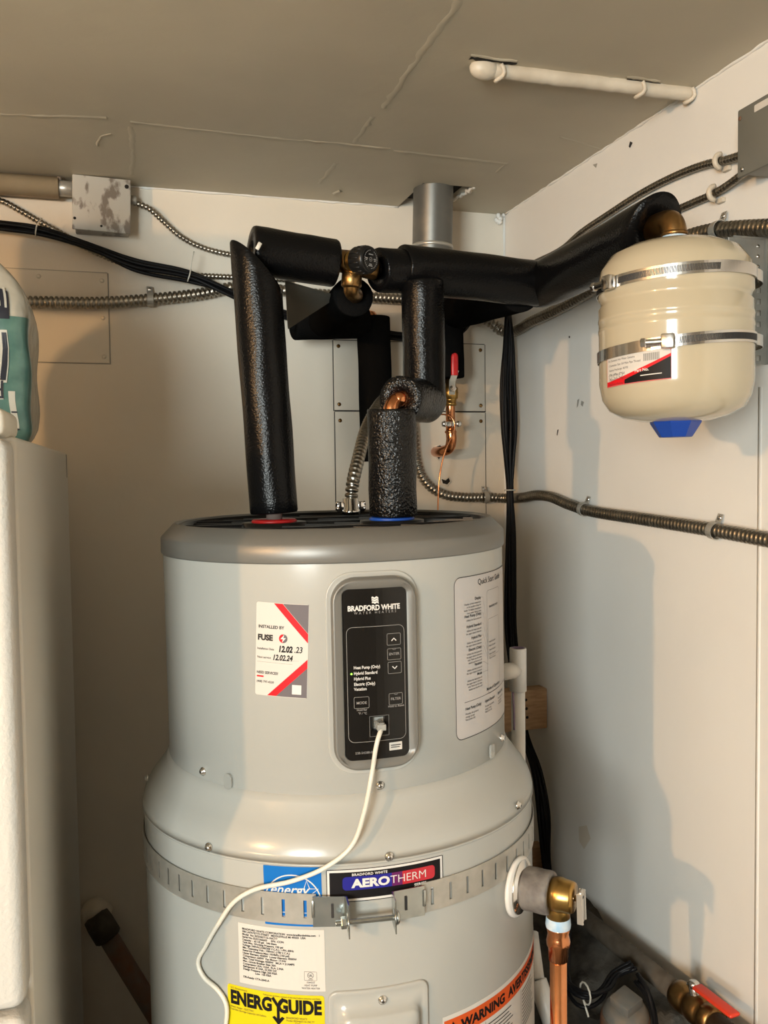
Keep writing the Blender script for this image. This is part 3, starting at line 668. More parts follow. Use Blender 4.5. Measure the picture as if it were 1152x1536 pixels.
# element access cover near the bottom
ac, zc = hit(572, 1480, RL); hcv = .16; zc0 = zc-hcv/2; b_ = B(); wcv = hit(639, 1500, RL)[0]-hit(490, 1500, RL)[0]; wcv *= RL
def rloop2(bm_, w_, h_, r, hg):
    mpp = cyl(RL, ac-.01, zc0); base_ = rrect(w_, h_, r, 6); fin = []
    for i in range(len(base_)):
        p, q = base_[i], base_[(i+1) % len(base_)]; m_ = 7 if max(abs(p[0]-q[0]), abs(p[1]-q[1])) > .03 else 1
        for k in range(m_): fin.append((p[0]+(q[0]-p[0])*k/m_, p[1]+(q[1]-p[1])*k/m_))
    return [bm_.verts.new(mpp(u, v, hg)) for u, v in fin]
prev = None
for (dw, dh, r, hg) in ((.0, .0, .012, 0), (0, 0, .012, .0030), (-.004, -.004, .011, .0042), (-.012, -.012, .009, .0024), (-.028, -.052, .012, .0026), (-.034, -.058, .011, .013), (-.042, -.066, .009, .016), (-.09, -.13, .004, .0165)):
    cur = rloop2(b_, wcv+dw, hcv+dh, r, hg)
    if prev: [b_.faces.new((prev[i], prev[(i+1) % len(cur)], cur[(i+1) % len(cur)], cur[i])) for i in range(len(cur))]
    prev = cur
b_.faces.new(prev); hp('access_cover', b_, 'heater_jacket', auto=math.radians(40))
a, z = hit(574, 1500, RL+.003); screw(a, z, RL+.0025)

# ================================================================== STRAP ROUND THE HEATER
strap = thing('seismic_strap', 'slotted galvanised metal strap bolted round the water heater', 'strap', mw=HM)
zS = hz(-.5362); SHh = .040; RS = RL+.0030
aL, aR = hit(470, 1365, RS)[0], hit(634, 1345, RS)[0]
b_ = B(); pitch = .0285; slotw = .0042; pos = [0.0]; end = (2*PI-(aR-aL))*RS; us = [0.0]; slots = set(); u = .012
while u < end-.012:
    us += [u, u+slotw]; slots.add(len(us)-2)
    k = u+slotw+pitch-slotw
    us += [u+slotw+(pitch-slotw)/2]; u = k
us.append(end); us = sorted(us)
rows_ = [0, -.0085, -.0315, -SHh]; sl = lambda i: any(abs(us[i]-us[j]) < 1e-9 for j in ())
su = []; u = .012
while u < end-.012: su.append(u); u += pitch
grid = []
for uu in us:
    aa = aR+uu/RS; grid.append([b_.verts.new((RS*math.sin(aa), -RS*math.cos(aa), zS+v)) for v in rows_])
for i in range(len(us)-1):
    mid = (us[i]+us[i+1])/2; hole = any(s < mid < s+slotw for s in su)
    for k in range(3):
        if k == 1 and hole: continue
        b_.faces.new((grid[i][k], grid[i][k+1], grid[i+1][k+1], grid[i+1][k]))
bmesh.ops.recalc_face_normals(b_, faces=b_.faces[:])
bmesh.ops.solidify(b_, geom=b_.faces[:], thickness=.0013)
out('band', b_, 'galvanised', strap, world=False, smooth=False)
def sp_(a, r, z): return Vector((r*math.sin(a), -r*math.cos(a), z))
def clip(sgn, a_end, aear, nm):
    b2 = B(); zt2, zb2 = zS-.001, zS-.040; t_ = .0016
    prof_ = [(a_end+sgn*.010, RS+.0035), (a_end, RS+.0040), (aear-sgn*.012, RS+.0042), (aear, RS+.0060), (aear+sgn*.006, RS+.030)]
    def r_(i, k):
        a_, rr_ = prof_[i]; return sp_(a_, rr_+k*t_, 0)
    vv = []
    for i in range(len(prof_)):
        o_ = sp_(prof_[i][0], prof_[i][1], 0)
        if i < 3: off = sp_(prof_[i][0], 1, 0)*t_
        elif i == 3: off = (sp_(prof_[i][0], 1, 0) - sgn*Vector((math.cos(prof_[i][0]), math.sin(prof_[i][0]), 0)))*t_
        else: off = -sgn*Vector((math.cos(prof_[i][0]), math.sin(prof_[i][0]), 0))*t_
        vv.append([b2.verts.new((p.x, p.y, zz)) for p, zz in ((o_, zt2), (o_+off, zt2), (o_+off, zb2-(.004 if i == 4 else 0)), (o_, zb2-(.004 if i == 4 else 0)))])
    for A2, B2 in zip(vv, vv[1:]):
        for k in range(4): b2.faces.new((A2[k], A2[(k+1) % 4], B2[(k+1) % 4], B2[k]))
    b2.faces.new(vv[0]); b2.faces.new(list(reversed(vv[-1]))); bmesh.ops.recalc_face_normals(b2, faces=b2.faces[:])
    c_ = out(nm, b2, 'zinc', strap, world=False, smooth=False)
    b3 = B(); am = a_end+sgn*.002; o_ = sp_(am, RS+.0055, zS-.017)               # folded tongue through the slot
    add_box(b3, (-.0022, -.0018, -.011), (.0022, .0018, .011), .0012, 2, Matrix.Translation(o_) @ Matrix.Rotation(am, 4, 'Z')); out('tongue', b3, 'zinc', c_, world=False, auto=AUTO)
    b3 = B(); am = (a_end+aear)/2+sgn*.01; o_ = sp_(am, RS+.0058, zS-.019); add_box(b3, (-.0016, -.0005, -.009), (.0016, .0005, .009), 0, 2, Matrix.Translation(o_) @ Matrix.Rotation(am, 4, 'Z')); out('slot_mark', b3, 'ink_soft', c_, world=False, smooth=False)
    return c_
eL, eR = hit(521, 1365, RS)[0], hit(586, 1360, RS)[0]
clip(1, aL, eL, 'left_clip'); clip(-1, aR, eR, 'right_clip')
rb = RS+.021; pL, pR = sp_(eL-.012, rb, zS-.027), sp_(eR+.012, rb, zS-.027); dv = (pR-pL).normalized()
pL2 = pL-dv*.012
b_ = B(); path = resample([pL2, pR], .0007); add_tube(b_, path, lambda i: .0037 if i % 2 else .0031, 12); bolt = out('bolt', b_, 'zinc', strap, world=False)
b_ = B(); add_lathe(b_, [(.0068, 0), (.0075, .001), (.0075, .006), (.0068, .007)], pL-dv*.005, dv, 6); out('nut', b_, 'zinc', bolt, world=False, smooth=False)
b_ = B(); add_lathe(b_, [(.0090, .0), (.0095, .0015), (.0078, .004), (.004, .0055)], pR-dv*.003, dv, 20); out('bolt_head', b_, 'zinc', bolt, world=False, auto=AUTO)
b_ = B(); add_lathe(b_, [(.0105, 0), (.0105, .0014)], pL+dv*.003, dv, 20); out('washer', b_, 'zinc', bolt, world=False, auto=AUTO)
b_ = B(); add_lathe(b_, [(.0115, 0), (.0115, .0016)], pR-dv*.0055, dv, 20); out('washer', b_, 'zinc', bolt, world=False, auto=AUTO)
#==PART2==
# ================================================================== DATA CABLE
def hw(a, r, z): return HM @ sp_(a, r, z)
jw = HM @ fmap(jx, jy, -.004); jn = (HM.to_3x3() @ Vector((math.sin(aP), -math.cos(aP), 0)))
wire = thing('data_cable', 'cream data cable plugged into the control panel and hanging over the metal strap', 'cable', loc=(hw(aP, RU, zP)-Vector((0, 0, .3))))
pts = [jw+jn*.014+Vector((0, 0, -.002))]
def hang(px, py, R): a_, z_ = hit(px, py, R); return hw(a_, R, z_)
for px, py, R in ((566, 1112, RU+.030), (558, 1160, RU+.020), (546, 1220, .302), (528, 1268, RL+.012), (490, 1300, RL+.010), (440, 1321, RL+.009), (380, 1335, RL+.010), (352, 1352, RL+.013), (330, 1382, RL+.011), (308, 1420, RL+.006), (297, 1446, RL+.005), (306, 1466, RL+.005), (326, 1484, RL+.005), (339, 1505, RL+.005), (338, 1545, RL+.005), (335, 1640, RL+.005)):
    pts.append(hang(px, py, R))
b_ = B(); add_tube(b_, resample(smooth_path(pts, 8), .006), .0030, 10); out('cable', b_, 'cable_white', wire)
b_ = B(); mx = Matrix.Translation(jw+jn*.0055) @ Matrix.Rotation(aP, 4, 'Z'); add_box(b_, (-.0058, -.012, -.004), (.0058, .012, .004), .001, 2, mx); add_box(b_, (-.003, -.010, .004), (.003, .006, .0058), 0, 1, mx); out('plug', b_, 'clear_plastic', wire, auto=AUTO)

# ================================================================== PIPEWORK OVER THE HEATER
Z0 = EYE+.333
HT = HM @ HOTP; CT = HM @ CLDP
r_ = .0365
top = Vector((.222, 1.385, Z0+.002)); E_ = Vector((.735, 1.455, Z0-.008))
dm = (E_-top).normalized()
hot = thing('hot_water_pipe', 'black foam insulated hot pipe rising from the red ring on the heater', 'pipe', loc=HT)
n45 = (dm-Vector((0, 0, 1))).normalized()
b_ = B(); sleeve(b_, HT+Vector((0, 0, .014)), top+Vector((-.004, 0, -.024)), r_+.0008, n1=Vector((dm.x, dm.y, 1)).normalized()*1, n=40); out('pipe_sleeve', b_, 'foam_smooth', hot, auto=AUTO)
b_ = B(); add_cyl(b_, HT+Vector((0, 0, -.004)), HT+Vector((0, 0, .2)), .0125, 20); out('hot_nipple', b_, 'galvanised', hot, auto=AUTO)
vs1 = Vector((.352, 1.402, Z0+.004))
b_ = B(); sleeve(b_, top+Vector((-.0075, .022, .008)), vs1+Vector((-.002, .016, -.005)), r_+.001, n=40); out('pipe_sleeve', b_, 'foam_smooth', hot, auto=AUTO)
b_ = B(); add_cyl(b_, top+Vector((.06, .020, .006)), vs1+Vector((.03, .012, .004)), .0125, 16); out('copper_core', b_, 'copper', hot, auto=AUTO)
# pale foam scrap tucked in the mitre
b_ = B(); pq = on_y(388, 369, 1.352); add_box(b_, (-.003, -.001, -.006), (.003, .001, .006), .0008, 1, Matrix.Translation(pq) @ Matrix.Rotation(.5, 4, 'Y')); out('tape_scrap', b_, 'tie_white', hot)
# outlet run towards the back wall
hs = .0385
b0 = on_y(492, 482, 1.985); b1 = on_y(548, 482, 1.995); bx0 = on_y(440, 484, 1.98); bv = on_y(560, 484, 2.0)
b_ = B(); sleeve(b_, bx0, b1, hs, n=32); out('back_sleeve', b_, 'foam_matte', hot, auto=AUTO)
b_ = B(); sleeve(b_, bv+Vector((0, 0, .012)), on_y(566, 692, 2.0), hs, n=32); out('back_drop_sleeve', b_, 'foam_matte', hot, auto=AUTO)
b_ = B(); add_tube(b_, smooth_path([b1-Vector((.04, 0, 0)), b1+Vector((.004, 0, .004)), bv+Vector((-.006, 0, .014)), bv+Vector((0, 0, -.02))], 6), .014, 14); out('copper_elbow', b_, 'copper', hot)
vb = Vector((.388, 1.446, Z0-.046))
b_ = B(); sleeve(b_, vb, on_y(486, 482, 1.95), .034, ri=.006, n=28, n0=(0, .95, -.3)); out('outlet_sleeve', b_, 'foam_matte', hot, auto=AUTO)
# added grey wedge under the sleeve, painted as sheen on the black outlet sleeve
fl = [on_y(428, 424, 1.44), on_y(506, 446, 1.50), on_y(432, 494, 1.60)]; b_ = B(); nn = (fl[1]-fl[0]).cross(fl[2]-fl[0]).normalized()*.004
va = [b_.verts.new(p) for p in fl]; vb_ = [b_.verts.new(p+nn) for p in fl]
b_.faces.new(va); b_.faces.new(list(reversed(vb_)))
for i in range(3): b_.faces.new((va[i], vb_[i], vb_[(i+1) % 3], va[(i+1) % 3]))
bmesh.ops.recalc_face_normals(b_, faces=b_.faces[:]); o = out('sheen_wedge', b_, 'sheen_grey', hot, smooth=False); o['label'] = 'grey wedge painted as sheen on the black foam sleeve'
# mixing valve
vc = on_y(528, 408, 1.40); cap_c = on_y(556, 389, 1.352); vd = (cap_c-vc).normalized(); cap_d = (CAM-cap_c).normalized()*.75+Vector((.62, 0, .10)); cap_d.normalize()
valve = thing('mixing_valve', 'brass mixing valve with a black cap between two black sleeves', 'valve', loc=vc-Vector((0, 0, .04)))
b_ = B(); add_cyl(b_, vs1+Vector((-.01, .006, 0)), on_y(566, 405, 1.41), .0175, 24, .003); out('valve_body', b_, 'old_brass', valve, auto=AUTO)
b_ = B(); add_cyl(b_, on_y(528, 408, 1.402), on_y(527, 432, 1.404), .0165, 22, .003); out('valve_port', b_, 'old_brass', valve, auto=AUTO)
b_ = B(); add_tube(b_, smooth_path([on_y(527, 424, 1.403), on_y(527, 436, 1.410), vb+Vector((0, -.012, 0)), vb+Vector((.004, .03, .002))], 6), .0125, 16); out('valve_tail', b_, 'old_brass', valve)
b_ = B(); cb = cap_c-cap_d*.052; add_lathe(b_, [(.0175, .010), (.0180, .014), (.017, .018), (.017, .03)], cb, cap_d, 26); out('valve_bonnet', b_, 'brass', valve, auto=AUTO)
b_ = B(); add_lathe(b_, [(.0205, .022), (.0215, .024), (.0215, .046), (.0200, .050), (.017, .0520), (.0165, .0515)], cb, cap_d, 36); cap = out('valve_cap', b_, 'black_plastic', valve, auto=AUTO)
for k in range(18):
    aa = 2*PI*k/18; x, y, d = frame_from(cap_d); o_ = cb+x*(.0213*math.cos(aa))+y*(.0213*math.sin(aa)); b_ = B(); add_cyl(b_, o_+d*.026, o_+d*.044, .0009, 6); out('grip_rib', b_, 'black_plastic', cap)
capm = plane_map(valve.matrix_world.inverted() @ (cb+cap_d*.0521), Vector((0, 0, 1)).cross(cap_d), cap_d.cross(Vector((0, 0, 1)).cross(cap_d)))
b_ = B(); stroke(b_, ell(0, 0, .0030, .0030, 16), .0007, True)
for k in range(26):
    if k % 13 in (5, 6): continue
    t_ = 2*PI*k/26; stroke(b_, [(.0138*math.cos(t_), .0138*math.sin(t_)), (.0138*math.cos(t_+.14), .0138*math.sin(t_+.14))], .0011)
[stroke(b_, [(x-w_, y), (x+w_, y)], .0016) for x, y, w_ in ((0, .0075, .005), (-.0095, .001, .003), (-.0095, -.0015, .002), (.0092, .001, .003), (.0092, -.0015, .002), (0, -.0075, .003), (0, -.0098, .0045))]
stroke(b_, [(-.0014, -.0012), (.0014, .0012)], .0008)
lay('cap_print', b_, capm, 'ink_grey', valve, 0, h=.0002)
# cold side
cold = thing('cold_water_pipe', 'black foam insulated cold pipework ending at the blue ring on the heater', 'pipe', loc=CT)
m0 = on_y(566, 405, 1.41); m1 = on_y(612, 408, 1.415)
b_ = B(); sleeve(b_, m0, m1, .0355, n=32, n0=(1, .25, .1)); out('pipe_sleeve', b_, 'foam_smooth', cold, auto=AUTO)
mA = on_y(602, 403, 1.416)
b_ = B(); nj = Vector((1, 1, 0)).normalized()
sleeve(b_, mA, E_, .0395, n=44, n1=Vector((.78, .62, 0))); out('main_sleeve', b_, 'foam_smooth', cold, auto=AUTO)
ez = Vector((.738, 1.112, EYE+.336))
b_ = B(); sleeve(b_, E_+Vector((.006, -.008, 0)), ez, .0415, ri=.0175, n=44, n0=Vector((-.78, -.62, 0))*1, n1=Vector((0, -1, -.62))); out('expansion_sleeve', b_, 'foam_smooth', cold, auto=AUTO)
# supply branch going back to the wall valve
sv = on_y(673, 470, 2.002)
b_ = B(); sleeve(b_, E_+Vector((-.035, .012, -.010)), sv+Vector((.012, -.02, 0)), .0385, n=32); out('supply_sleeve', b_, 'foam_matte', cold, auto=AUTO)
b_ = B(); sleeve(b_, on_y(670, 450, 2.010), on_y(674, 567, 2.010), .0365, n=32); out('supply_drop_sleeve', b_, 'foam_matte', cold, auto=AUTO)
# drop from the tee and elbow to the heater
d0 = Vector((.492, 1.402, Z0-.03)); d1 = on_y(637, 604, 1.412)
b_ = B(); sleeve(b_, d0+Vector((0, -.004, .004)), d1, .0350, n=40); out('drop_sleeve', b_, 'foam_smooth', cold, auto=AUTO)
k0 = on_y(600, 598, 1.325); k1 = on_y(640, 602, 1.420)
b_ = B(); sleeve(b_, k0, k1, .0355, ri=.0145, n=40); out('elbow_sleeve', b_, 'foam_crinkle', cold, auto=AUTO)
c1 = Vector((CT.x-.002, CT.y-.012, 0)); c1.z = on_y(586, 613, c1.y).z
b_ = B(); sleeve(b_, CT+Vector((.002, 0, .006)), c1, .0375, ri=.0155, n=44); out('cold_sleeve', b_, 'foam_crinkle', cold, auto=AUTO)
b_ = B(); add_tube(b_, smooth_path([CT+Vector((0, 0, -.004)), c1-Vector((0, 0, .02)), c1+Vector((0, 0, .002)), c1+Vector((.010, .004, .0135)), k0+Vector((.002, .004, 0)), k0.lerp(k1, .3)], 7), .0125, 18); out('copper_elbow', b_, 'copper', cold)
b_ = B(); kd = (k1-k0).normalized(); add_lathe(b_, [(.0150, -.006), (.0158, -.002), (.0158, .004)], k0+kd*.004+Vector((0, 0, -.001)), kd, 22, (False, False)); out('elbow_collar', b_, 'copper', cold, auto=AUTO)

# ================================================================== VENT
vt = on_z(650, 284, ZC); vbm = on_y(647, 436, vt.y)
vent = thing('vent_pipe', 'bare grey steel vent pipe going up through the ceiling cut-out', 'pipe', loc=vbm)
b_ = B(); add_lathe(b_, [(.0435, 0), (.0455, .004), (.0455, .46)], vbm, (vt-vbm), 44, (False, False)); out('vent_tube', b_, 'vent_steel', vent, auto=AUTO)
dvp = (vt-vbm).normalized(); cl = on_y(647, 371, vt.y); b_ = B(); add_lathe(b_, [(.0455, -.004), (.0475, -.003), (.0475, .003), (.0455, .004)], vbm+dvp*((cl-vbm).dot(dvp)), dvp, 44, (False, False)); out('vent_joint', b_, 'galvanised', vent, auto=AUTO)

# ================================================================== CEILING PIPE
cp0, cp1 = on_z(716, 102, ZC-.006), on_z(1040, 141, ZC-.006); cp1.x = min(cp1.x, XR+.03); cy_ = (cp0.y+cp1.y)/2
cpipe = thing('ceiling_pipe', 'thin cream painted pipe tied up against the ceiling', 'pipe', loc=(cp0.x, cy_, ZC-.02))
b_ = B(); P = resample([Vector((cp0.x+.02, cp0.y, ZC-.006)), Vector((XR-.002, cp1.y, ZC-.006))], .01)
add_tube(b_, [p+Vector((0, random.uniform(-.0005, .0005), random.uniform(-.0005, .0005))) for p in P], lambda i: .0122*random.uniform(.97, 1.04), 14); out('pipe_tube', b_, 'painted_pipe', cpipe)
b_ = B(); bmesh.ops.create_uvsphere(b_, u_segments=18, v_segments=12, radius=.0165, matrix=Matrix.Translation((cp0.x+.012, cp0.y, ZC-.006)) @ Matrix.Diagonal((1.5, 1, 1, 1))); out('pipe_cap', b_, 'painted_pipe', cpipe)
for px in (748, 958, 1032):
    pc = on_z(px, 102+(px-716)*.12, ZC-.006); y_ = cp0.y+(cp1.y-cp0.y)*(px-716)/324; b_ = B()
    add_tube(b_, [Vector((pc.x+.004*math.sin(k), y_+.0150*math.cos(PI*k/10*1.1-.15), ZC-.005-.0165*math.sin(PI*k/10*1.1-.15))) for k in range(11)], .0034, 8); out('pipe_tie', b_, 'painted_pipe', cpipe)
for px0, px1, py0, py1, nm in ((705, 775, 87, 96, 'plaster_crack'), (1020, 1044, 133, 140, 'plaster_crack'), (940, 990, 119, 126, 'plaster_crack'), (880, 960, 118, 126, 'plaster_crack')):
    P = resample([on_z(px0, py0, ZC-.0012), on_z(px1, py1, ZC-.0012)], .006); b_ = B(); L = []
    for i, p in enumerate(P):
        h_ = random.uniform(.0012, .0045) * (1.6 if px0 in (705, 1020) else .7); L.append([b_.verts.new(p+Vector((0, -h_, 0))), b_.verts.new(p+Vector((0, h_, 0)))])
    for a, b in zip(L, L[1:]): b_.faces.new((a[0], b[0], b[1], a[1]))
    out(nm, b_, 'void', ceil, smooth=False)
    ridge([(px0, py0-4), (px1, py1-4)], .004, .004, 'plaster_lip')

# ================================================================== ELECTRICAL ON THE BACK WALL
def clamp(p, d, nrm, r, name='conduit_clamp', lab='small steel clamp', grp='one-hole conduit clamps on the walls'):
    """one-hole strap over a conduit: p centre of conduit, d its direction, nrm away from the wall"""
    d, nrm = Vector(d).normalized(), Vector(nrm).normalized(); s = nrm.cross(d).normalized()
    if s.z < 0: s = -s
    t = thing(name, lab, 'clamp', loc=p, group=grp); b2 = B(); L = []
    for k in range(13):
        a = -PI*.62+PI*1.24*k/12; L.append(p+nrm*(r*1.18*math.cos(a))+s*(r*1.18*math.sin(a)))
    wv = .0065
    L.append(p-nrm*(r*.92)+s*(r*2.4))
    A = [[b2.verts.new(q-d*wv), b2.verts.new(q+d*wv)] for q in L]
    for a, b in zip(A, A[1:]): b2.faces.new((a[0], a[1], b[1], b[0]))
    bmesh.ops.recalc_face_normals(b2, faces=b2.faces[:]); bmesh.ops.solidify(b2, geom=b2.faces[:], thickness=.0014); out('saddle', b2, 'galvanised', t, smooth=False)
    b2 = B(); q = p-nrm*(r*.80)+s*(r*1.85); add_lathe(b2, [(.0055, 0), (.005, .0025), (.003, .004)], q, nrm, 12); out('screw', b2, 'chrome', t, auto=AUTO)
    return t
YW = YB
rC = .0125
# large flexible conduit, back wall then right wall
cc = [on_y(-60, 452, YB-.019), on_y(60, 453, YB-.019), on_y(150, 454, YB-.019), on_y(225, 449, YB-.019), on_y(300, 441, YB-.019), on_y(360, 430, YB-.018), on_y(460, 440, YB-.018), on_y(560, 446, YB-.018), on_y(620, 450, YB-.018), on_y(690, 461, YB-.02), on_y(715, 472, YB-.02), on_y(738, 485, YB-.021)]
cc += [Vector((XR-.024, YB-.026, on_x(775, 487, XR-.02).z)), on_x(800, 481, XR-.018), on_x(850, 457, XR-.017), on_x(900, 428, XR-.017), on_x(960, 393, XR-.017), on_x(1030, 357, XR-.017), on_x(1068, 347, XR-.017), on_x(1110, 343, XR-.017), on_x(1160, 341, XR-.017), on_x(1260, 338, XR-.017)]
cc += [Vector((XR-.017, .45, cc[-1].z)), Vector((XR-.017, -.5, cc[-1].z+.01)), Vector((XR-.017, YF+.002, cc[-1].z))]
cc = [Vector((XL+.002, YB-.019, cc[0].z)), Vector((-1.2, YB-.019, cc[0].z+.01))] + cc
b_ = B(); flex(b_, cc, rC, .0105, .16); tag(out('flexible_conduit', b_, 'flex_steel'), 'thick flexible steel conduit crossing the back wall behind the pipes to the expansion tank', 'conduit')
clamp(on_y(225, 449, YB-.019), (1, 0, 0), (0, -1, 0), rC, lab='one-hole clamp on the thick conduit beside the left wall panel', grp=None)
clamp(on_x(1078, 346, XR-.017), (0, 1, 0), (-1, 0, 0), rC, lab='one-hole clamp on the conduit above the expansion tank', grp=None)
# lower conduit: heater connector, loop behind the cold sleeve, along the walls
ht = HM @ loc_z(527, 764, zt); ht = HM @ Vector((.03, .165, zt))
ht = HM @ loc_z(526, 770, zt)
lc = [ht+Vector((0, 0, .010)), ht+Vector((.004, .0, .05)), on_y(537, 690, ht.y+.03), on_y(549, 645, ht.y+.10), on_y(575, 600, ht.y+.22), on_y(605, 605, YB-.09), on_y(619, 640, YB-.035), on_y(625, 690, YB-.022), on_y(634, 716, YB-.020), on_y(648, 732, YB-.019), on_y(667, 742, YB-.019), on_y(698, 746, YB-.019), on_y(735, 746, YB-.019), on_y(750, 747, YB-.024)]
lc += [on_x(786, 746, XR-.018), on_x(803, 743, XR-.016), on_x(825, 745, XR-.016), on_x(852, 756, XR-.015), on_x(880, 765, XR-.0135), on_x(960, 778, XR-.0135), on_x(1070, 795, XR-.0135), on_x(1160, 811, XR-.0135), on_x(1260, 830, XR-.0135)]
lc += [Vector((XR-.016, .45, lc[-1].z-.005)), Vector((XR-.016, -.5, lc[-1].z)), Vector((XR-.016, YF+.05, lc[-1].z))]
b_ = B(); flex(b_, lc, .0114, .0098, .17); tag(out('flexible_conduit', b_, 'flex_steel'), 'flexible steel conduit looping from the heater top along the right wall', 'conduit')
clamp(on_y(728, 746, YB-.019), (1, 0, 0), (0, -1, 0), .0112, lab='one-hole clamp on the conduit beside the black cable bundle', grp=None)
clamp(on_x(876, 764, XR-.0135), (0, 1, .12), (-1, 0, 0), .0112, lab='one-hole clamp on the right wall conduit closer to the corner', grp=None)
clamp(on_x(1072, 796, XR-.0135), (0, 1, .12), (-1, 0, 0), .0112, lab='one-hole clamp on the right wall conduit below the expansion tank', grp=None)
con = thing('conduit_connector', 'chrome clamp connector joining the flexible conduit to the heater top', 'connector', loc=ht)
b_ = B(); add_lathe(b_, [(.017, -.002), (.017, .006), (.0145, .008), (.0145, .026), (.0125, .028)], ht, (0, 0, 1), 24); out('connector_body', b_, 'chrome', con, auto=AUTO)
for s_ in (-1, 1):
    b_ = B(); add_box(b_, (-.006, -.004, 0), (.006, .004, .018), .0015, 2, Matrix.Translation(ht+Vector((s_*.019, -.002, .003)))); out('connector_ear', b_, 'chrome', con, auto=AUTO)
    for hh_ in (.006, .015):
        b_ = B(); add_lathe(b_, [(.0042, 0), (.0042, .003), (.0025, .0045)], ht+Vector((s_*.019+s_*.004, -.002, hh_+.003)), (s_, -.3, 0), 10); out('screw', b_, 'chrome', con, auto=AUTO)
# painted junction box on the left
bxa, bxb = on_y(107, 262, YB-.055), on_y(197, 350, YB-.055)
jb = thing('junction_box', 'square metal junction box with blotchy paint on the back wall', 'electrical box', loc=((bxa.x+bxb.x)/2, YB, bxb.z))
b_ = B(); add_box(b_, (bxa.x+.004, YB-.052, bxb.z+.004), (bxb.x-.004, YB, bxa.z-.004), .003); out('box_body', b_, 'box_painted', jb, auto=AUTO)
b_ = B(); add_box(b_, (bxa.x, YB-.056, bxb.z), (bxb.x, YB-.051, bxa.z), .002, 2, Matrix.Translation(((bxa.x+bxb.x)/2, 0, (bxa.z+bxb.z)/2)) @ Matrix.Rotation(.03, 4, 'Y') @ Matrix.Translation((-(bxa.x+bxb.x)/2, 0, -(bxa.z+bxb.z)/2))); out('cover_plate', b_, 'box_painted', jb, auto=AUTO)
for px, py, r in ((190, 280, .0045), (152, 339, .0025), (112, 327, .003)):
    q = on_y(px, py, YB-.0563); b_ = B(); add_cyl(b_, q+Vector((0, .001, 0)), q-Vector((0, .0004, 0)), r, 12); out('screw_hole', b_, 'void', jb)
# beige rigid conduit left of the box
pa = Vector((XL+.002, YB-.03, on_y(-70, 276, YB-.03).z)); pb = on_y(98, 283, YB-.03); rg = thing('rigid_conduit', 'tan painted rigid conduit running into the blotchy junction box', 'conduit', loc=(pa+pb)/2)
b_ = B(); add_cyl(b_, pa, pb-Vector((.014, 0, 0)), .0225, 24); out('conduit_tube', b_, 'tan_pipe', rg, auto=AUTO)
b_ = B(); add_cyl(b_, pb-Vector((.016, 0, 0)), Vector((bxa.x+.004, pb.y, pb.z)), .0165, 20, .002); out('conduit_coupling', b_, 'galvanised', rg, auto=AUTO)
b_ = B(); add_lathe(b_, [(.006, 0), (.006, .007), (.004, .009)], pb+Vector((-.012, -.004, .014)), (0, -.2, 1), 12); out('set_screw', b_, 'plug_grey', rg, auto=AUTO)
# armoured cables left
def armored(pts, label, r=.0062, pitch=.0085):
    b2 = B(); flex(b2, pts, r, pitch, .16, 10); return tag(out('armoured_cable', b2, 'flex_steel'), label, 'cable')
armored([Vector((XL+.002, YB-.012, on_y(-50, 305, YB-.012).z)), on_y(-140, 305, YB-.012), on_y(-70, 301, YB-.012), on_y(-30, 298, YB-.012), on_y(0, 301, YB-.010), on_y(30, 316, YB-.010), on_y(60, 333, YB-.010), on_y(90, 349, YB-.010), on_y(130, 372, YB-.010), on_y(190, 397, YB-.009), on_y(260, 411, YB-.008), on_y(310, 414, YB-.008), on_y(380, 417, YB-.008), on_y(440, 420, YB-.008)], 'thin armoured cable passing under the blotchy junction box behind black cables')
armored([Vector((bxb.x, YB-.028, on_y(200, 302, YB-.03).z)), on_y(222, 312, YB-.022), on_y(245, 332, YB-.012), on_y(270, 354, YB-.009), on_y(300, 370, YB-.008), on_y(340, 381, YB-.008), on_y(400, 387, YB-.008), on_y(470, 392, YB-.008)], 'thin armoured cable leaving the right side of the blotchy junction box')
b_ = B(); q = Vector((bxb.x-.003, YB-.028, on_y(200, 300, YB-.03).z)); add_cyl(b_, q, q+Vector((.016, 0, 0)), .010, 16, .001); out('cable_connector', b_, 'galvanised', jb, auto=AUTO)
# black cables along the back wall
main = [(-900, 322), (-120, 324), (-60, 330), (0, 337), (60, 346), (130, 368), (200, 394), (285, 413), (340, 436), (400, 464), (480, 484), (560, 498), (600, 504), (645, 504), (691, 495), (717, 467), (736, 461), (757, 468)]
bun = thing('cable_bundle', 'black cable bundle swagged across the back wall below the junction box', 'cable bundle', loc=on_y(130, 368, YB-.02))
for k in range(7):
    oy, oz = random.uniform(-.006, .006), random.uniform(-.007, .007); P = []
    dep = {9: .036, 10: .026, 11: .019, 12: .017, 13: .016, 14: .054, 15: .082, 16: .115}
    for j, (px, py) in enumerate(main):
        sag = (.014 if k == 6 and 5 < j < 8 else 0); P.append(on_y(px, py, YB-dep.get(j, .042)+oy+random.uniform(-.002, .002))+Vector((0, 0, oz+random.uniform(-.002, .002)-sag)))
    b_ = B(); add_tube(b_, resample(smooth_path(P, 8), .012), .0042, 8); out('cable', b_, 'cable_black', bun)
def tie(p, d, r, parent, tail=None):
    x, y, dd = frame_from(d); b2 = B(); add_tube(b2, [p+x*(r*math.cos(2*PI*k/16))+y*(r*math.sin(2*PI*k/16)) for k in range(17)], .0016, 6); out('cable_tie', b2, 'tie_white', parent)
    if tail is not None:
        b2 = B(); add_tube(b2, [p+Vector((0, -r, 0)), p+Vector((tail[0]*.4, -r-.004, tail[1]*.5)), p+Vector((tail[0], -r, tail[1]))], .0013, 6); out('tie_tail', b2, 'tie_white', parent)
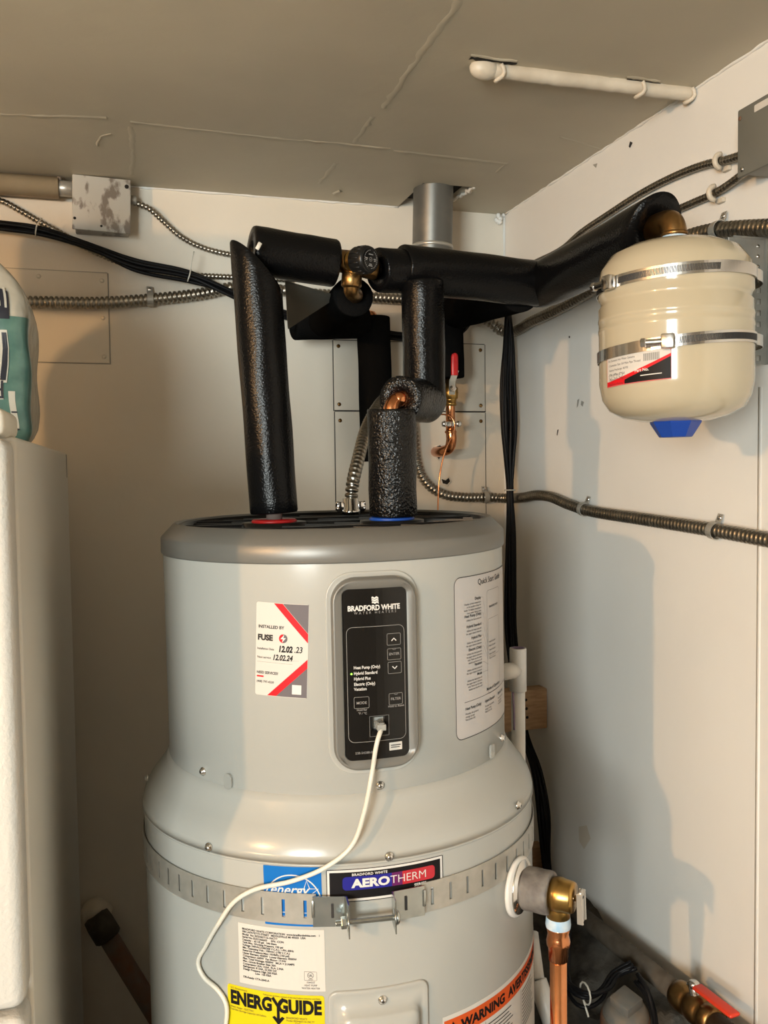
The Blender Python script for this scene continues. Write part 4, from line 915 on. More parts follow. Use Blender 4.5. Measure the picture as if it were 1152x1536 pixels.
tie(on_y(55, 345, YB-.042), (1, 0, -.2), .013, bun, (.012, .022)); tie(on_y(284, 413, YB-.042), (1, 0, -.3), .0135, bun, (.010, .050))
# vertical black cables in the corner
col_pts = [(763, 470), (763, 520), (762, 580), (763, 640), (764, 690), (765, 735), (766, 800), (765, 880), (767, 950), (775, 1020), (785, 1096), (806, 1160), (815, 1220), (820, 1290), (828, 1350)]
bun2 = thing('cable_bundle', 'black cable bundle hanging down the corner behind the heater', 'cable bundle', loc=on_y(767, 950, YB-.05))
for k in range(9):
    ph = random.uniform(0, 6); P = []
    for j, (px, py) in enumerate(col_pts):
        sp2 = (.35, 1, 1.5, 1.5, 1.0, .4, .8, 1, 1, .8, .5, .8, 1, .6, .3)[j]; off = sp2*(-.012+.024*((k*5) % 9)/8)
        y_ = (YB-.122 if py < 1000 else YB-.148)-.006*math.sin(ph+j*.4)*sp2
        q = on_y(px, py, y_) if py < 1110 else on_x(px, py, XR-.030+.004*math.sin(ph+j) if py < 1280 else XR-.018)
        q = q+Vector((off+(random.uniform(-.002, .002)), 0, 0)); q.x = min(q.x, XR-.008); P.append(q)
    b_ = B(); add_tube(b_, resample(smooth_path(P, 8), .015), .0042, 8); out('cable', b_, 'cable_black', bun2)
tie(on_y(765, 735, YB-.122), (0, 0, 1), .0125, bun2)

# ---- thin wall panels
def panel(px, label, th=.003, corner=((0, 0), (1, 0), (0, 1), (1, 1)), scr=.004, dark=False):
    p = [on_y(x, y, YB-th) for x, y in px]; x0 = (p[0].x+p[3].x)/2; x1 = (p[1].x+p[2].x)/2; zt2 = (p[0].z+p[1].z)/2; zb2 = (p[2].z+p[3].z)/2
    t = thing('access_panel', label, 'panel', loc=((x0+x1)/2, YB, zb2)); b2 = B(); add_box(b2, (x0, YB-th, zb2), (x1, YB+.001, zt2), .0008, 1); out('plate', b2, 'panel_paint', t, auto=AUTO)
    b2 = B()
    for lo_, hi_ in (((x0-.0022, YB-.0006, zb2-.0022), (x0, YB, zt2)), ((x1, YB-.0006, zb2-.0022), (x1+.0022, YB, zt2)), ((x0, YB-.0006, zb2-.0022), (x1, YB, zb2)), ((x0, YB-.0006, zt2), (x1, YB, zt2+.0016))): add_box(b2, lo_, hi_)
    out('panel_gap', b2, 'ink_soft' if dark else 'gasket', t, smooth=False)
    for (cu, cv) in corner:
        q = Vector((x0+.012+(x1-x0-.024)*cu, YB-th, zb2+.014+(zt2-zb2-.028)*cv)); b2 = B(); add_lathe(b2, [(scr*1.2, 0), (scr, .0018), (scr*.4, .0026)], q, (0, -1, 0), 12); out('screw', b2, 'old_brass' if dark else 'panel_paint', t, auto=AUTO)
    return t
panel([(-20, 398), (160, 412), (166, 544), (-20, 542)], 'thin cream wall panel beside the paper towel pack', corner=((1, 0), (1, .5), (1, .98), (.42, 1)))
panel([(500, 513), (727, 514), (728, 616), (502, 616)], 'upper cream wall panel behind the red handled valve', dark=True)
panel([(502, 618), (728, 618), (729, 790), (506, 790)], 'lower cream wall panel behind the grounding clamp', corner=((0, .02), (1, .97), (0, .97)), dark=True)
# torn holes in the lower panel
def tear(pts, name='torn_hole'):
    b2 = B(); c_ = [on_y(x, y, YB-.0042) for x, y in pts]; b2.faces.new([b2.verts.new(q) for q in c_]); o = out(name, b2, 'void', wall_back, smooth=False)
    b2 = B(); P = [q+Vector((0, -.001, 0)) for q in c_]+[c_[0]]; add_tube(b2, P, lambda i: random.uniform(.001, .003), 6); out('plaster_lip', b2, 'plaster_edge', wall_back)
tear([(651, 670), (660, 667), (668, 672), (664, 682), (658, 690), (652, 682)]); tear([(661, 717), (668, 720), (673, 716), (676, 722), (671, 728), (663, 726)])

# ================================================================== WALL VALVE AND GROUND WIRE
wv = on_y(676, 590, YB-.087); YV = wv.y
def vp(px, py, dy=0): return on_y(px, py, YV+dy)
shut = thing('shutoff_valve', 'brass ball valve with red lever and copper elbow into the back wall', 'valve', loc=vp(676, 660))
b_ = B(); add_lathe(b_, [(.010, 0), (.0135, .002), (.0135, .016), (.018, .020), (.019, .032), (.018, .044), (.0135, .048), (.0135, .064), (.010, .066)], vp(676, 610), (0, 0, 1), 24); out('valve_body', b_, 'brass', shut, auto=AUTO)
b_ = B(); add_cyl(b_, vp(675, 560), vp(676, 655), .0112, 20); out('copper_riser', b_, 'copper', shut, auto=AUTO)
for py in (600, 606, 648): b_ = B(); add_lathe(b_, [(.0112, -.004), (.0142, -.002), (.0142, .002), (.0112, .004)], vp(676, py), (0, 0, 1), 20, (False, False)); out('press_ring', b_, 'brass' if py < 620 else 'copper', shut, auto=AUTO)
b_ = B(); add_tube(b_, smooth_path([vp(676, 645), vp(677, 660), vp(674, 672, .008), vp(664, 677, .03), vp(655, 678, .07), on_y(652, 677, YB+.02)], 7), .0125, 16); out('copper_elbow', b_, 'copper', shut)
b_ = B(); add_cyl(b_, vp(678, 583), vp(679, 583, -.046), .008, 14, .001); out('valve_stem', b_, 'brass', shut, auto=AUTO)
b_ = B(); q = vp(679, 583, -.047); add_lathe(b_, [(.0075, 0), (.0075, .005), (.004, .006)], q, (0, -1, 0), 6); out('stem_nut', b_, 'chrome', shut, smooth=False)
L0, L1, L2 = vp(677, 590, -.028), vp(681, 567, -.030), vp(684, 558, -.034)
b_ = B()
for A2, B2 in ((vp(678, 592, -.045), vp(679, 570, -.045)), (vp(679, 571, -.045), vp(684, 555, -.052))):
    d = (B2-A2); x = Vector((0, 1, 0)).cross(d).normalized()*.0075; vv = [A2-x, A2+x, B2+x, B2-x]; q1 = [b_.verts.new(v) for v in vv]; q2 = [b_.verts.new(v+Vector((0, .002, 0))) for v in vv]
    b_.faces.new(q1); b_.faces.new(list(reversed(q2))); [b_.faces.new((q1[i], q2[i], q2[(i+1) % 4], q1[(i+1) % 4])) for i in range(4)]
bmesh.ops.recalc_face_normals(b_, faces=b_.faces[:]); out('lever_plate', b_, 'zinc', shut, smooth=False)
b_ = B(); A2, B2 = vp(682, 563, -.054), vp(682, 525, -.054); d = (B2-A2).normalized(); P = [A2+d*t for t in (0, .003, .02, .042, .048, (B2-A2).length)]
x, y, dd = frame_from(d); rings = []
for t, wd in ((0, .0078), (.002, .0088), (.03, .0088), (.044, .0085), (.049, .0065), (.051, .003)):
    o_ = A2+d*t; sx2 = Vector((1, 0, 0)); rings.append([b_.verts.new(o_+sx2*(wd*math.cos(2*PI*k/16))+Vector((0, 1, 0))*(.0045*math.sin(2*PI*k/16))) for k in range(16)])
for a, b in zip(rings, rings[1:]): [b_.faces.new((a[i], a[(i+1) % 16], b[(i+1) % 16], b[i])) for i in range(16)]
b_.faces.new(list(reversed(rings[0]))); b_.faces.new(rings[-1]); bmesh.ops.recalc_face_normals(b_, faces=b_.faces[:]); out('red_lever', b_, 'handle_red', shut, auto=AUTO)
gc = thing('ground_clamp', 'bronze grounding clamp screwed round the copper pipe', 'clamp', loc=vp(676, 640))
for px in (666, 687):
    b_ = B(); add_lathe(b_, [(.0062, 0), (.0075, .002), (.0075, .007), (.005, .010)], vp(px, 636, -.016), (0, -1, 0), 10); out('clamp_screw', b_, 'chrome', gc, auto=AUTO)
for dy in (-.0135, .0115):
    b_ = B(); add_box(b_, (-.022, -.0025, -.006), (.022, .0025, .006), .0015, 2, Matrix.Translation(vp(676, 636, dy))); out('clamp_jaw', b_, 'zinc', gc, auto=AUTO)
b_ = B(); add_tube(b_, resample(smooth_path([vp(655, 622, -.015), vp(668, 622, -.018), vp(678, 627, -.022), vp(682, 636, -.024), vp(679, 652, -.024), vp(672, 666, -.024), vp(664, 690, -.022), vp(659, 720, -.022), vp(657, 760, -.02), vp(657, 800, -.02)], 8), .006), .0019, 8); tag(out('ground_wire', b_, 'copper'), 'thin bare copper ground wire dropping from the grounding clamp', 'wire')

# ================================================================== RIGHT WALL: BOX, CABLES, EXPANSION TANK
XF = XR-.055; f0 = on_x(1106, 166, XF); f1 = on_x(1106, 268, XF)
gb = thing('junction_box', 'plain grey metal electrical box on the right wall near the ceiling', 'electrical box', loc=(XR, f0.y-.09, f1.z))
b_ = B(); add_box(b_, (XF+.006, f0.y-.19, f1.z+.004), (XR, f0.y-.006, f0.z-.004), .002); out('box_body', b_, 'box_grey', gb, auto=AUTO)
b_ = B(); add_box(b_, (XF, f0.y-.20, f1.z), (XF+.006, f0.y, f0.z), .0025); out('cover_plate', b_, 'box_grey', gb, auto=AUTO)
sm_ = plane_map(gb.matrix_world.inverted() @ Vector((XF-.0002, f0.y-.075, f0.z-.012)), (0, -1, 0), (0, 0, 1))
b_ = B(); shape(b_, rrect(.075, .010, .001, 2)); lay('paper_sticker', b_, sm_, 'label_white', gb, 0, h=.0003)
q = Vector((XF, f0.y-.012, f1.z+.010)); b_ = B(); add_lathe(b_, [(.004, 0), (.0035, .002)], q, (-1, 0, 0), 10); out('screw', b_, 'chrome', gb, auto=AUTO)
q = Vector((XF, f0.y-.006, f0.z-.014)); b_ = B(); add_lathe(b_, [(.0035, 0), (.003, .001)], q, (-1, 0, 0), 10); out('rust_hole', b_, 'rusty_iron', gb, auto=AUTO)
armored([Vector((XR-.022, f0.y, on_x(1100, 243, XR-.02).z)), on_x(1085, 241, XR-.014), on_x(1060, 246, XR-.012), on_x(1010, 265, XR-.010), on_x(960, 291, XR-.009), on_x(910, 323, XR-.009), on_x(870, 350, XR-.008), on_x(845, 372, XR-.008), on_x(800, 395, XR-.008)], 'thin armoured cable from the grey box down the right wall to the corner')
armored([Vector((XR-.022, f0.y-.005, on_x(1100, 262, XR-.02).z)), on_x(1090, 279, XR-.014), on_x(1070, 291, XR-.010), on_x(1040, 304, XR-.009), on_x(1000, 322, XR-.009), on_x(960, 345, XR-.009)], 'thin armoured cable from the grey box passing behind the foam sleeve')
for px, py, nm in ((1081, 242, 'plastic clip on the upper thin cable beside the grey box'), (1072, 290, 'plastic clip on the lower thin cable beside the grey box')):
    t = thing('cable_clip', nm, 'clip', loc=on_x(px, py, XR)); q = on_x(px, py, XR-.013); b_ = B(); add_tube(b_, [q+Vector((-.011*math.sin(PI*k/8), 0, .011*math.cos(PI*k/8))) for k in range(9)], .0045, 8); out('clip_loop', b_, 'painted_pipe', t)
    b_ = B(); add_box(b_, (XR-.008, q.y-.012, q.z-.016), (XR, q.y+.004, q.z-.008), .002); out('clip_foot', b_, 'painted_pipe', t, auto=AUTO)
# expansion tank
TC = Vector((.741, 1.066, 0)); RT_ = .1015
def tz(py): return EYE + (699-py)/F_PX*1.232
zt1, zb1 = tz(368), tz(634)
TM = Matrix.Translation((TC.x, TC.y, zb1)) @ Matrix.Rotation(math.radians(-.6), 4, 'Y')
tank = thing('expansion_tank', 'cream steel expansion tank with a blue cap hung on the right wall', 'tank', mw=TM)
Ht = zt1-zb1; prof = [(.012, .000), (.045, .002), (.070, .008), (.088, .018), (.0975, .033), (RT_, .055), (RT_, Ht*.50), (RT_+.0007, Ht*.51), (RT_+.0007, Ht*.53), (RT_, Ht*.535), (RT_, Ht*.565), (RT_+.0007, Ht*.57), (RT_+.0007, Ht*.585), (RT_, Ht*.59), (RT_, Ht*.645), (RT_-.003, Ht*.662), (RT_-.003, Ht*.685), (RT_, Ht*.70), (RT_, Ht*.78), (.098, Ht*.86), (.085, Ht*.935), (.062, Ht*.98), (.035, Ht), (.012, Ht+.001)]
b_ = B(); add_lathe(b_, prof, n=72); out('tank_shell', b_, 'tank_cream', tank, world=False, auto=math.radians(40))
b_ = B(); add_lathe(b_, [(.036, .006), (.034, -.001), (.0225, -.019), (.021, -.020)], (0.0, 0, 0), n=8); out('blue_cap', b_, 'cap_blue', tank, world=False, smooth=False)['label'] = 'blue plastic cap'
def t_hit(px, py):
    I = TM.inverted(); o = I @ CAM; d = I.to_3x3() @ ray(px, py); a = d.x**2+d.y**2; b = 2*(o.x*d.x+o.y*d.y); c = o.x**2+o.y**2-RT_**2
    t = (-b-math.sqrt(max(0, b*b-4*a*c)))/(2*a); p = o+d*t; return math.atan2(p.x, -p.y), p.z
qs = [t_hit(*p) for p in ((911, 532), (1007, 512), (1008, 569), (912, 581))]
W_ = (qs[1][0]-qs[0][0]+qs[2][0]-qs[3][0])/2*RT_; H_ = (qs[0][1]-qs[3][1]+qs[1][1]-qs[2][1])/2; a_ = sum(q[0] for q in qs)/4; z_ = sum(q[1] for q in qs)/4; sk_ = (qs[1][1]-qs[0][1]+qs[2][1]-qs[3][1])/2/W_
def tmap(u, v, h): f = cyl(RT_, a_, z_); return f(u, v+sk_*u, h)
b_ = B(); shape(b_, rrect(W_, H_, .0008, 2)); lb = lay('tank_label', b_, tmap, 'label_white', tank, .004, thick=.0003, h=.0005)
b_ = B(); e_ = .0008; w2, h2 = W_/2-e_, H_/2-e_; cur_ = [(-w2+2*w2*k/14, -h2+h2*(.28+1.15*(k/14)**1.6)) for k in range(15)]
shape(b_, [(-w2, -h2)]+[(w2, -h2)]+list(reversed(cur_))); stroke(b_, rrect(W_-.0006, H_-.0006, .0006, 2), .0006, True); lay('label_red', b_, tmap, 'ink_red', lb, .004, h=.0007)
b_ = B(); cb_ = [(x, y-.0035-.003*(1-(i/14))) for i, (x, y) in enumerate(cur_)]; cb_ = [p for p in cb_ if p[0] > -w2*.35]; shape(b_, [(cb_[0][0], -h2+.0002), (w2, -h2+.0002)]+list(reversed(cb_))); lay('label_black', b_, tmap, 'ink_black', lb, .004, h=.0008)
b_ = B(); text(b_, 'Part No.', W_*.02, -h2*.42, .0055, bold=.0001); stroke(b_, [(W_*.10, -h2*.66), (W_*.38, -h2*.66)], .0012); lay('label_white_print', b_, tmap, 'ink_white', lb, .004, h=.001)
b_ = B()
for k, s_ in enumerate(('For Domestic Hot Water Systems', '- Connection Size: 3/4 Male Pipe Thread', '- Factory Precharge: 40 PSI', '- Tank Volume: 2.1 Gal', '- Maximum Working Pressure: 150 Psig', '- Maximum Working Temperature: 200°F')): text(b_, s_, -w2+.003, h2*.45-k*.0062, .0040, sx=.85)
for k in range(3): stroke(b_, ell(-w2+.008+k*.010, -h2*.42, .0032, .0032, 12), .0005, True)
for k in range(16): stroke(b_, [(w2*.30+k*.0013, h2*.15), (w2*.30+k*.0013, h2*.58)], .0005)
lay('label_print', b_, tmap, 'ink_soft', lb, .004, h=.0007)
# brass elbow from the sleeve end into the tank
tt = TM @ Vector((0, 0, Ht))
elb = thing('brass_elbow', 'brass elbow joining the foam sleeve to the expansion tank', 'fitting', loc=tt)
b_ = B(); add_tube(b_, smooth_path([tt+Vector((0, 0, .010)), Vector((tt.x, tt.y, ez.z-.020)), Vector((tt.x, tt.y+.007, ez.z-.005)), Vector((ez.x+.001, ez.y-.016, ez.z)), Vector((ez.x, ez.y+.03, ez.z))], 6), .0165, 20); out('elbow_body', b_, 'old_brass', elb)
b_ = B(); add_lathe(b_, [(.0165, .008), (.0182, .009), (.0182, .013), (.0165, .014)], tt, (0, 0, 1), 24); out('elbow_collar', b_, 'old_brass', elb, auto=AUTO)
b_ = B(); add_lathe(b_, [(.019, -.001), (.0190, .003), (.0165, .009)], tt, (0, 0, 1), 20, (False, False)); out('thread_tape', b_, 'tape_blue', elb, auto=AUTO)
# worm drive clamps round tank and bracket
def hose(py, tilt, scr_px, label, R=RT_+.0016):
    zz = tz(py)-zb1; t = thing('hose_clamp', label, 'clamp', mw=TM @ Matrix.Translation((0, 0, zz))); tl = math.tan(tilt); hh = .0075; b2 = B(); n = 120; ring_ = []
    for k in range(n):
        a = 2*PI*k/n; x, y = R*math.sin(a), -R*math.cos(a)
        if x > R*.80: x = R*.80+(x-R*.80)*2.2
        ring_.append([b2.verts.new((x, y, tl*(x*.83-y*.55)*1+s2*hh)) for s2 in (-1, 1)])
    for k in range(n): A2, B2 = ring_[k], ring_[(k+1) % n]; b2.faces.new((A2[0], B2[0], B2[1], A2[1]))
    bmesh.ops.recalc_face_normals(b2, faces=b2.faces[:]); bmesh.ops.solidify(b2, geom=b2.faces[:], thickness=-.0009); out('clamp_band', b2, 'stainless', t, world=False, smooth=False)
    a_s = t_hit(*scr_px)[0]
    b2 = B()
    for k in range(70):                                   # worm slots pressed in the band
        a = a_s+.16+k*.0185; x, y = (R+.0012)*math.sin(a), -(R+.0012)*math.cos(a)
        if x > R*.79: break
        zc = tl*(x*.83-y*.55); add_box(b2, (-.00045, -.0004, -.0042), (.00045, .0004, .0042), 0, 1, Matrix.Translation((x, y, zc)) @ Matrix.Rotation(a, 4, 'Z') @ Matrix.Rotation(.12, 4, 'Y'))
    if b2.verts: o = out('band_slots', b2, 'ink_soft', t, world=False, smooth=False); o['kind'] = 'stuff'
    else: b2.free()
    x, y = (R+.006)*math.sin(a_s), -(R+.006)*math.cos(a_s); mx = Matrix.Translation((x, y, tl*(x*.83-y*.55))) @ Matrix.Rotation(a_s, 4, 'Z')
    b2 = B(); add_box(b2, (-.006, -.0055, -.0095), (.011, .0055, .0095), .002, 2, mx); hb = out('screw_housing', b2, 'stainless', t, world=False, auto=AUTO)
    b2 = B(); add_lathe(b2, [(.005, 0), (.0062, .001), (.0062, .006), (.0045, .007)], mx @ Vector((-.024, -.001, 0)), mx.to_3x3() @ Vector((-1, 0, 0)), 6); out('screw_head', b2, 'stainless', t, world=False, smooth=False)
    b2 = B(); P = resample([mx @ Vector((-.025, -.001, 0)), mx @ Vector((.006, -.001, 0))], .0008); add_tube(b2, P, lambda i: .0046 if i % 2 else .0038, 10); out('worm_screw', b2, 'stainless', t, world=False)
hose(429, .045, (918, 438), 'upper stainless worm clamp round the expansion tank')
hose(526, .075, (1000, 516), 'lower stainless worm clamp round the expansion tank label')
# perforated bracket
yb_ = on_x(1134, 450, XR-.02).y; zt3, zb3 = on_x(1138, 362, XR).z, on_x(1132, 550, XR).z
br = thing('perforated_bracket', 'perforated galvanised bracket holding the expansion tank to the right wall', 'bracket', loc=(XR, yb_, zb3))
b_ = B(); wd = .062; colx = [XR-wd, XR-.040, XR-.032, XR-.020, XR-.013, XR]; zs_ = [zb3]; k = 0
step = .017; nz_ = int((zt3-zb3)/step); holes = []
for k in range(nz_): zs_ += [zb3+k*step+.005, zb3+k*step+.013]
zs_.append(zt3); G = [[b_.verts.new((x, yb_, z)) for x in colx] for z in zs_]
for j in range(len(zs_)-1):
    for i in range(5):
        if j % 2 == 1 and i in (1, 3): continue
        b_.faces.new((G[j][i], G[j][i+1], G[j+1][i+1], G[j+1][i]))
bmesh.ops.recalc_face_normals(b_, faces=b_.faces[:]); bmesh.ops.solidify(b_, geom=b_.faces[:], thickness=.0022); add_box(b_, (XR-.003, yb_-.04, zb3), (XR, yb_+.002, zt3)); out('strut_plate', b_, 'strut_steel', br, smooth=False)
b_ = B(); q = on_x(1110, 372, XR-.055); add_box(b_, (XR-wd-.012, yb_-.006, zt3-.055), (XR-.010, yb_-.002, zt3-.004), .001, 1); out('top_plate', b_, 'strut_steel', br, auto=AUTO)
for kz in (.015, .030, .045): b_ = B(); add_cyl(b_, (XR-.022, yb_-.004, zt3-kz), (XR-.022, yb_-.0068, zt3-kz), .0028, 10); out('rivet', b_, 'chrome', br)

# ================================================================== RELIEF VALVE AND DISCHARGE PIPE
av, zv = hit(772, 1328, RL); av = math.radians(74)*.0+av
od = HM.to_3x3() @ Vector((math.sin(av+.30), -math.cos(av+.30), 0)); ob = hw(av, RL, zv)
rv = thing('relief_valve', 'brass relief valve with foam collar and metal lever on the heater side', 'valve', loc=ob)
nd = HM.to_3x3() @ Vector((math.sin(av), -math.cos(av), 0))
b_ = B(); add_lathe(b_, [(.020, -.004), (.020, .0036), (.042, .0038), (.042, .0075), (.039, .010)], ob, nd, 40); out('gasket_ring', b_, 'pvc', rv, auto=AUTO)
b_ = B(); add_lathe(b_, [(.038, .009), (.0370, .0115), (.027, .0135), (.0255, .028)], ob, nd.lerp(od, .3), 40); out('steel_flange', b_, 'chrome', rv, auto=AUTO)
# axis runs outwards and slightly down in the view towards the lever
od2 = (HM.to_3x3() @ Vector((math.sin(av+.08), -math.cos(av+.08), 0))).normalized()
b_ = B(); sleeve(b_, ob+od2*.016, ob+od2*.055, .0300, ri=.02, n=36); out('foam_collar', b_, 'valve_sleeve', rv, auto=AUTO)
b_ = B(); add_lathe(b_, [(.012, .03), (.019, .034), (.020, .054), (.0235, .058), (.0245, .068), (.0230, .073), (.0215, .084), (.020, .087), (.008, .088)], ob, od2, 28); out('valve_body', b_, 'brass', rv, auto=AUTO)
tip = ob+od2*.086
b_ = B(); add_cyl(b_, tip, tip+od2*.012, .004, 12); out('valve_stem', b_, 'chrome', rv)
lv = tip+od2*.011; lx = od2.cross(Vector((0, 0, 1))).normalized(); b_ = B(); mx = Matrix.Translation(lv) @ Matrix(((lx.x, od2.x, 0, 0), (lx.y, od2.y, 0, 0), (lx.z, od2.z, 1, 0), (0, 0, 0, 1))) @ Matrix.Rotation(.12, 4, 'Y')
add_box(b_, (-.007, -.0025, -.034), (.007, .0025, .014), .002, 2, mx); add_box(b_, (-.0085, -.005, -.034), (-.006, .004, .012), .0008, 1, mx); add_box(b_, (.006, -.005, -.034), (.0085, .004, .012), .0008, 1, mx); out('test_lever', b_, 'tag_metal', rv, auto=AUTO)
b_ = B(); add_cyl(b_, mx @ Vector((0, .003, .004)), mx @ Vector((0, -.0030, .004)), .0022, 10); out('lever_pin', b_, 'ink_soft', rv)
oc = ob+od2*.064; b_ = B(); add_cyl(b_, oc, oc+Vector((0, 0, -.034)), .0165, 22, .002); out('valve_outlet', b_, 'brass', rv, auto=AUTO)
dp = thing('discharge_pipe', 'bright copper discharge pipe dropping from the relief valve', 'pipe', loc=(oc.x, oc.y, .15))
b_ = B(); add_lathe(b_, [(.0172, 0), (.0178, .004), (.0168, .014), (.0158, .016)], oc+Vector((0, 0, -.046)), (0, 0, 1), 22, (False, False)); out('thread_tape', b_, 'tape_blue', dp, auto=AUTO)
b_ = B(); add_lathe(b_, [(.0118, -.048), (.0135, -.047), (.0140, -.030), (.0162, -.026), (.0168, -.020), (.0155, -.014), (.0145, -.010), (.0165, -.002), (.016, .002)], oc+Vector((0, 0, -.046)), (0, 0, 1), 24); out('press_fitting', b_, 'copper', dp, auto=AUTO)
b_ = B(); add_cyl(b_, (oc.x, oc.y, .15), oc+Vector((0, 0, -.09)), .0118, 24); out('copper_tube', b_, 'copper', dp, auto=AUTO)

# ================================================================== PVC, LUMBER
pv = on_y(777, 1000, 1.50)
pvc = thing('pvc_drain', 'white plastic drain pipe with open tee beside the heater', 'pipe', loc=(pv.x, pv.y, .55))
zT, zTb = on_y(777, 972, 1.50).z, on_y(778, 1036, 1.50).z
b_ = B(); add_lathe(b_, [(.0105, zT-.03), (.0105, zT), (.0152, zT), (.0156, zT-.002), (.0156, zTb), (.0135, zTb)], (pv.x, pv.y, 0), (0, 0, 1), 26, (False, False)); tee = out('pipe_tee', b_, 'pvc', pvc, auto=AUTO)
b_ = B(); add_lathe(b_, [(.0102, zT-.02), (.0102, zT+.0006), (.0128, zT+.0006)], (pv.x, pv.y, 0), (0, 0, 1), 24, (True, False)); out('primer_ring', b_, 'primer_purple', tee)
zm = (zT+zTb)/2; hdir = (Vector((HX, HY, 0))-Vector((pv.x, pv.y, 0))).normalized(); b_ = B(); add_cyl(b_, Vector((pv.x, pv.y, zm)), Vector((pv.x, pv.y, zm))+hdir*.05, .0152, 22); add_cyl(b_, Vector((pv.x, pv.y, zm))+hdir*.04, Vector((pv.x, pv.y, zm-.004))+hdir*.13, .0118, 20); out('tee_branch', b_, 'pvc', tee, auto=AUTO)
zlow = EYE-.80
b_ = B(); add_cyl(b_, (pv.x, pv.y, zlow), (pv.x, pv.y, zTb+.01), .0128, 22); out('pipe_tube', b_, 'pvc', pvc, auto=AUTO)
b_ = B(); add_tube(b_, smooth_path([Vector((pv.x-.0135, pv.y-.006, zTb)), Vector((pv.x-.0122, pv.y-.007, zTb-.03)), Vector((pv.x-.0118, pv.y-.0075, zTb-.07))], 4), .0018, 6); out('primer_drip', b_, 'primer_purple', pvc)
b_ = B(); lo1 = on_y(806, 1470, 1.40); lo2 = on_y(832, 1545, 1.36); lo3 = Vector((lo2.x+.02, lo2.y-.01, .45)); add_cyl(b_, on_y(797, 1400, 1.46), lo1, .0128, 20); add_cyl(b_, lo1, lo2, .0165, 22, .002); add_cyl(b_, lo2, lo3, .0128, 20); out('lower_bend', b_, 'pvc', pvc, auto=AUTO)
def lumber(x0, x1, y0, y1, z0, z1, label):
    b2 = B(); add_box(b2, (x0, y0, z0), (x1, y1, z1), .003, 2); t = thing('wood_block', label, 'lumber', loc=((x0+x1)/2, (y0+y1)/2, z0)); out('block', b2, 'wood', t, auto=AUTO); return t
zz0, zz1 = on_y(815, 1093, 1.87).z, on_y(815, 1033, 1.87).z
lb_ = lumber(.70, XR-.001, 1.87, 1.909, zz0, zz1, 'pale wood block between the heater and right wall with three holes')
for k in range(3): q = on_y(789+k, 1050+13*k, 1.8695); b_ = B(); add_cyl(b_, q, q+Vector((0, .002, 0)), .0035, 10); out('drill_hole', b_, 'void', lb_)
zl0, zl1 = on_y(805, 1310, 1.87).z, on_y(805, 1272, 1.87).z
lumber(.70, on_y(818, 1290, 1.87).x, 1.87, 1.909, zl0-.04, zl1, 'lower pale wood block behind the relief valve')

# ================================================================== LOW PIPES AND FITTINGS ON THE RIGHT
XP = .905; p0, p1 = on_x(858, 1362, XP), on_x(1020, 1492, XP)
lp = thing('floor_pipe', 'dark iron pipe running low along the right wall', 'pipe', loc=(p0+p1)/2)
dl = (p1-p0).normalized()
b_ = B(); add_cyl(b_, p0-dl*((1.869-p0.y)/-dl.y), p1, .0175, 22); out('iron_tube', b_, 'iron_pipe', lp, auto=AUTO)
bv_ = thing('gas_valve', 'brass valve with an orange lever at the end of the dark iron pipe', 'valve', loc=p1)
b_ = B(); add_lathe(b_, [(.017, -.006), (.0235, -.004), (.0245, .004), (.0245, .022), (.021, .026), (.019, .032), (.024, .036), (.026, .050), (.024, .066), (.019, .070), (.0235, .074), (.0235, .094), (.018, .096)], p1, dl, 26); out('valve_body', b_, 'old_brass', bv_, auto=AUTO)
b_ = B(); add_cyl(b_, p1+dl*.09, p1+dl*.45, .0175, 20); out('outlet_tube', b_, 'iron_pipe', bv_, auto=AUTO)
ps = p1+dl*.046; sd = Vector((-.10, -.10, 1)).normalized(); sd = (sd-dl*sd.dot(dl)).normalized()
b_ = B(); add_cyl(b_, ps, ps+sd*.040, .009, 16, .001); add_lathe(b_, [(.010, .036), (.010, .043), (.006, .046)], ps, sd, 6); out('valve_stem', b_, 'chrome', bv_, auto=AUTO)
ls = ps+sd*.040; sdir = dl.cross(sd).normalized(); b_ = B(); mx = Matrix(((dl.x, sdir.x, sd.x, ls.x), (dl.y, sdir.y, sd.y, ls.y), (dl.z, sdir.z, sd.z, ls.z), (0, 0, 0, 1)))
add_box(b_, (.008, -.010, -.003), (.105, .010, .004), .0035, 3, mx); out('orange_lever', b_, 'handle_orange', bv_, auto=AUTO)
b_ = B(); add_box(b_, (-.010, -.008, -.0035), (.012, .008, -.001), .0008, 1, mx); out('lever_plate', b_, 'zinc', bv_, auto=AUTO)
# cleanout
pc = on_z(938, 1530, EYE-.98)
co = thing('cleanout_plug', 'grey square headed plug on a rusty drain cleanout', 'plug', loc=pc)
axc = Vector((-.12, -.25, 1)).normalized()
b_ = B(); add_lathe(b_, [(.044, -.10), (.044, .0), (.0415, .012), (.040, .014)], pc, axc, 32); out('drain_hub', b_, 'rusty_iron', co, auto=AUTO)
b_ = B(); add_lathe(b_, [(.040, .010), (.040, .018), (.034, .030), (.030, .034)], pc, axc, 32); out('plug_base', b_, 'plug_grey', co, auto=AUTO)
x, y, d = frame_from(axc); b_ = B(); mx = Matrix(((x.x, y.x, d.x, pc.x), (x.y, y.y, d.y, pc.y), (x.z, y.z, d.z, pc.z), (0, 0, 0, 1))) @ Matrix.Rotation(.35, 4, 'Z'); add_box(b_, (-.0205, -.0205, .028), (.0205, .0205, .052), .003, 2, mx); out('square_head', b_, 'plug_grey', co, auto=AUTO)
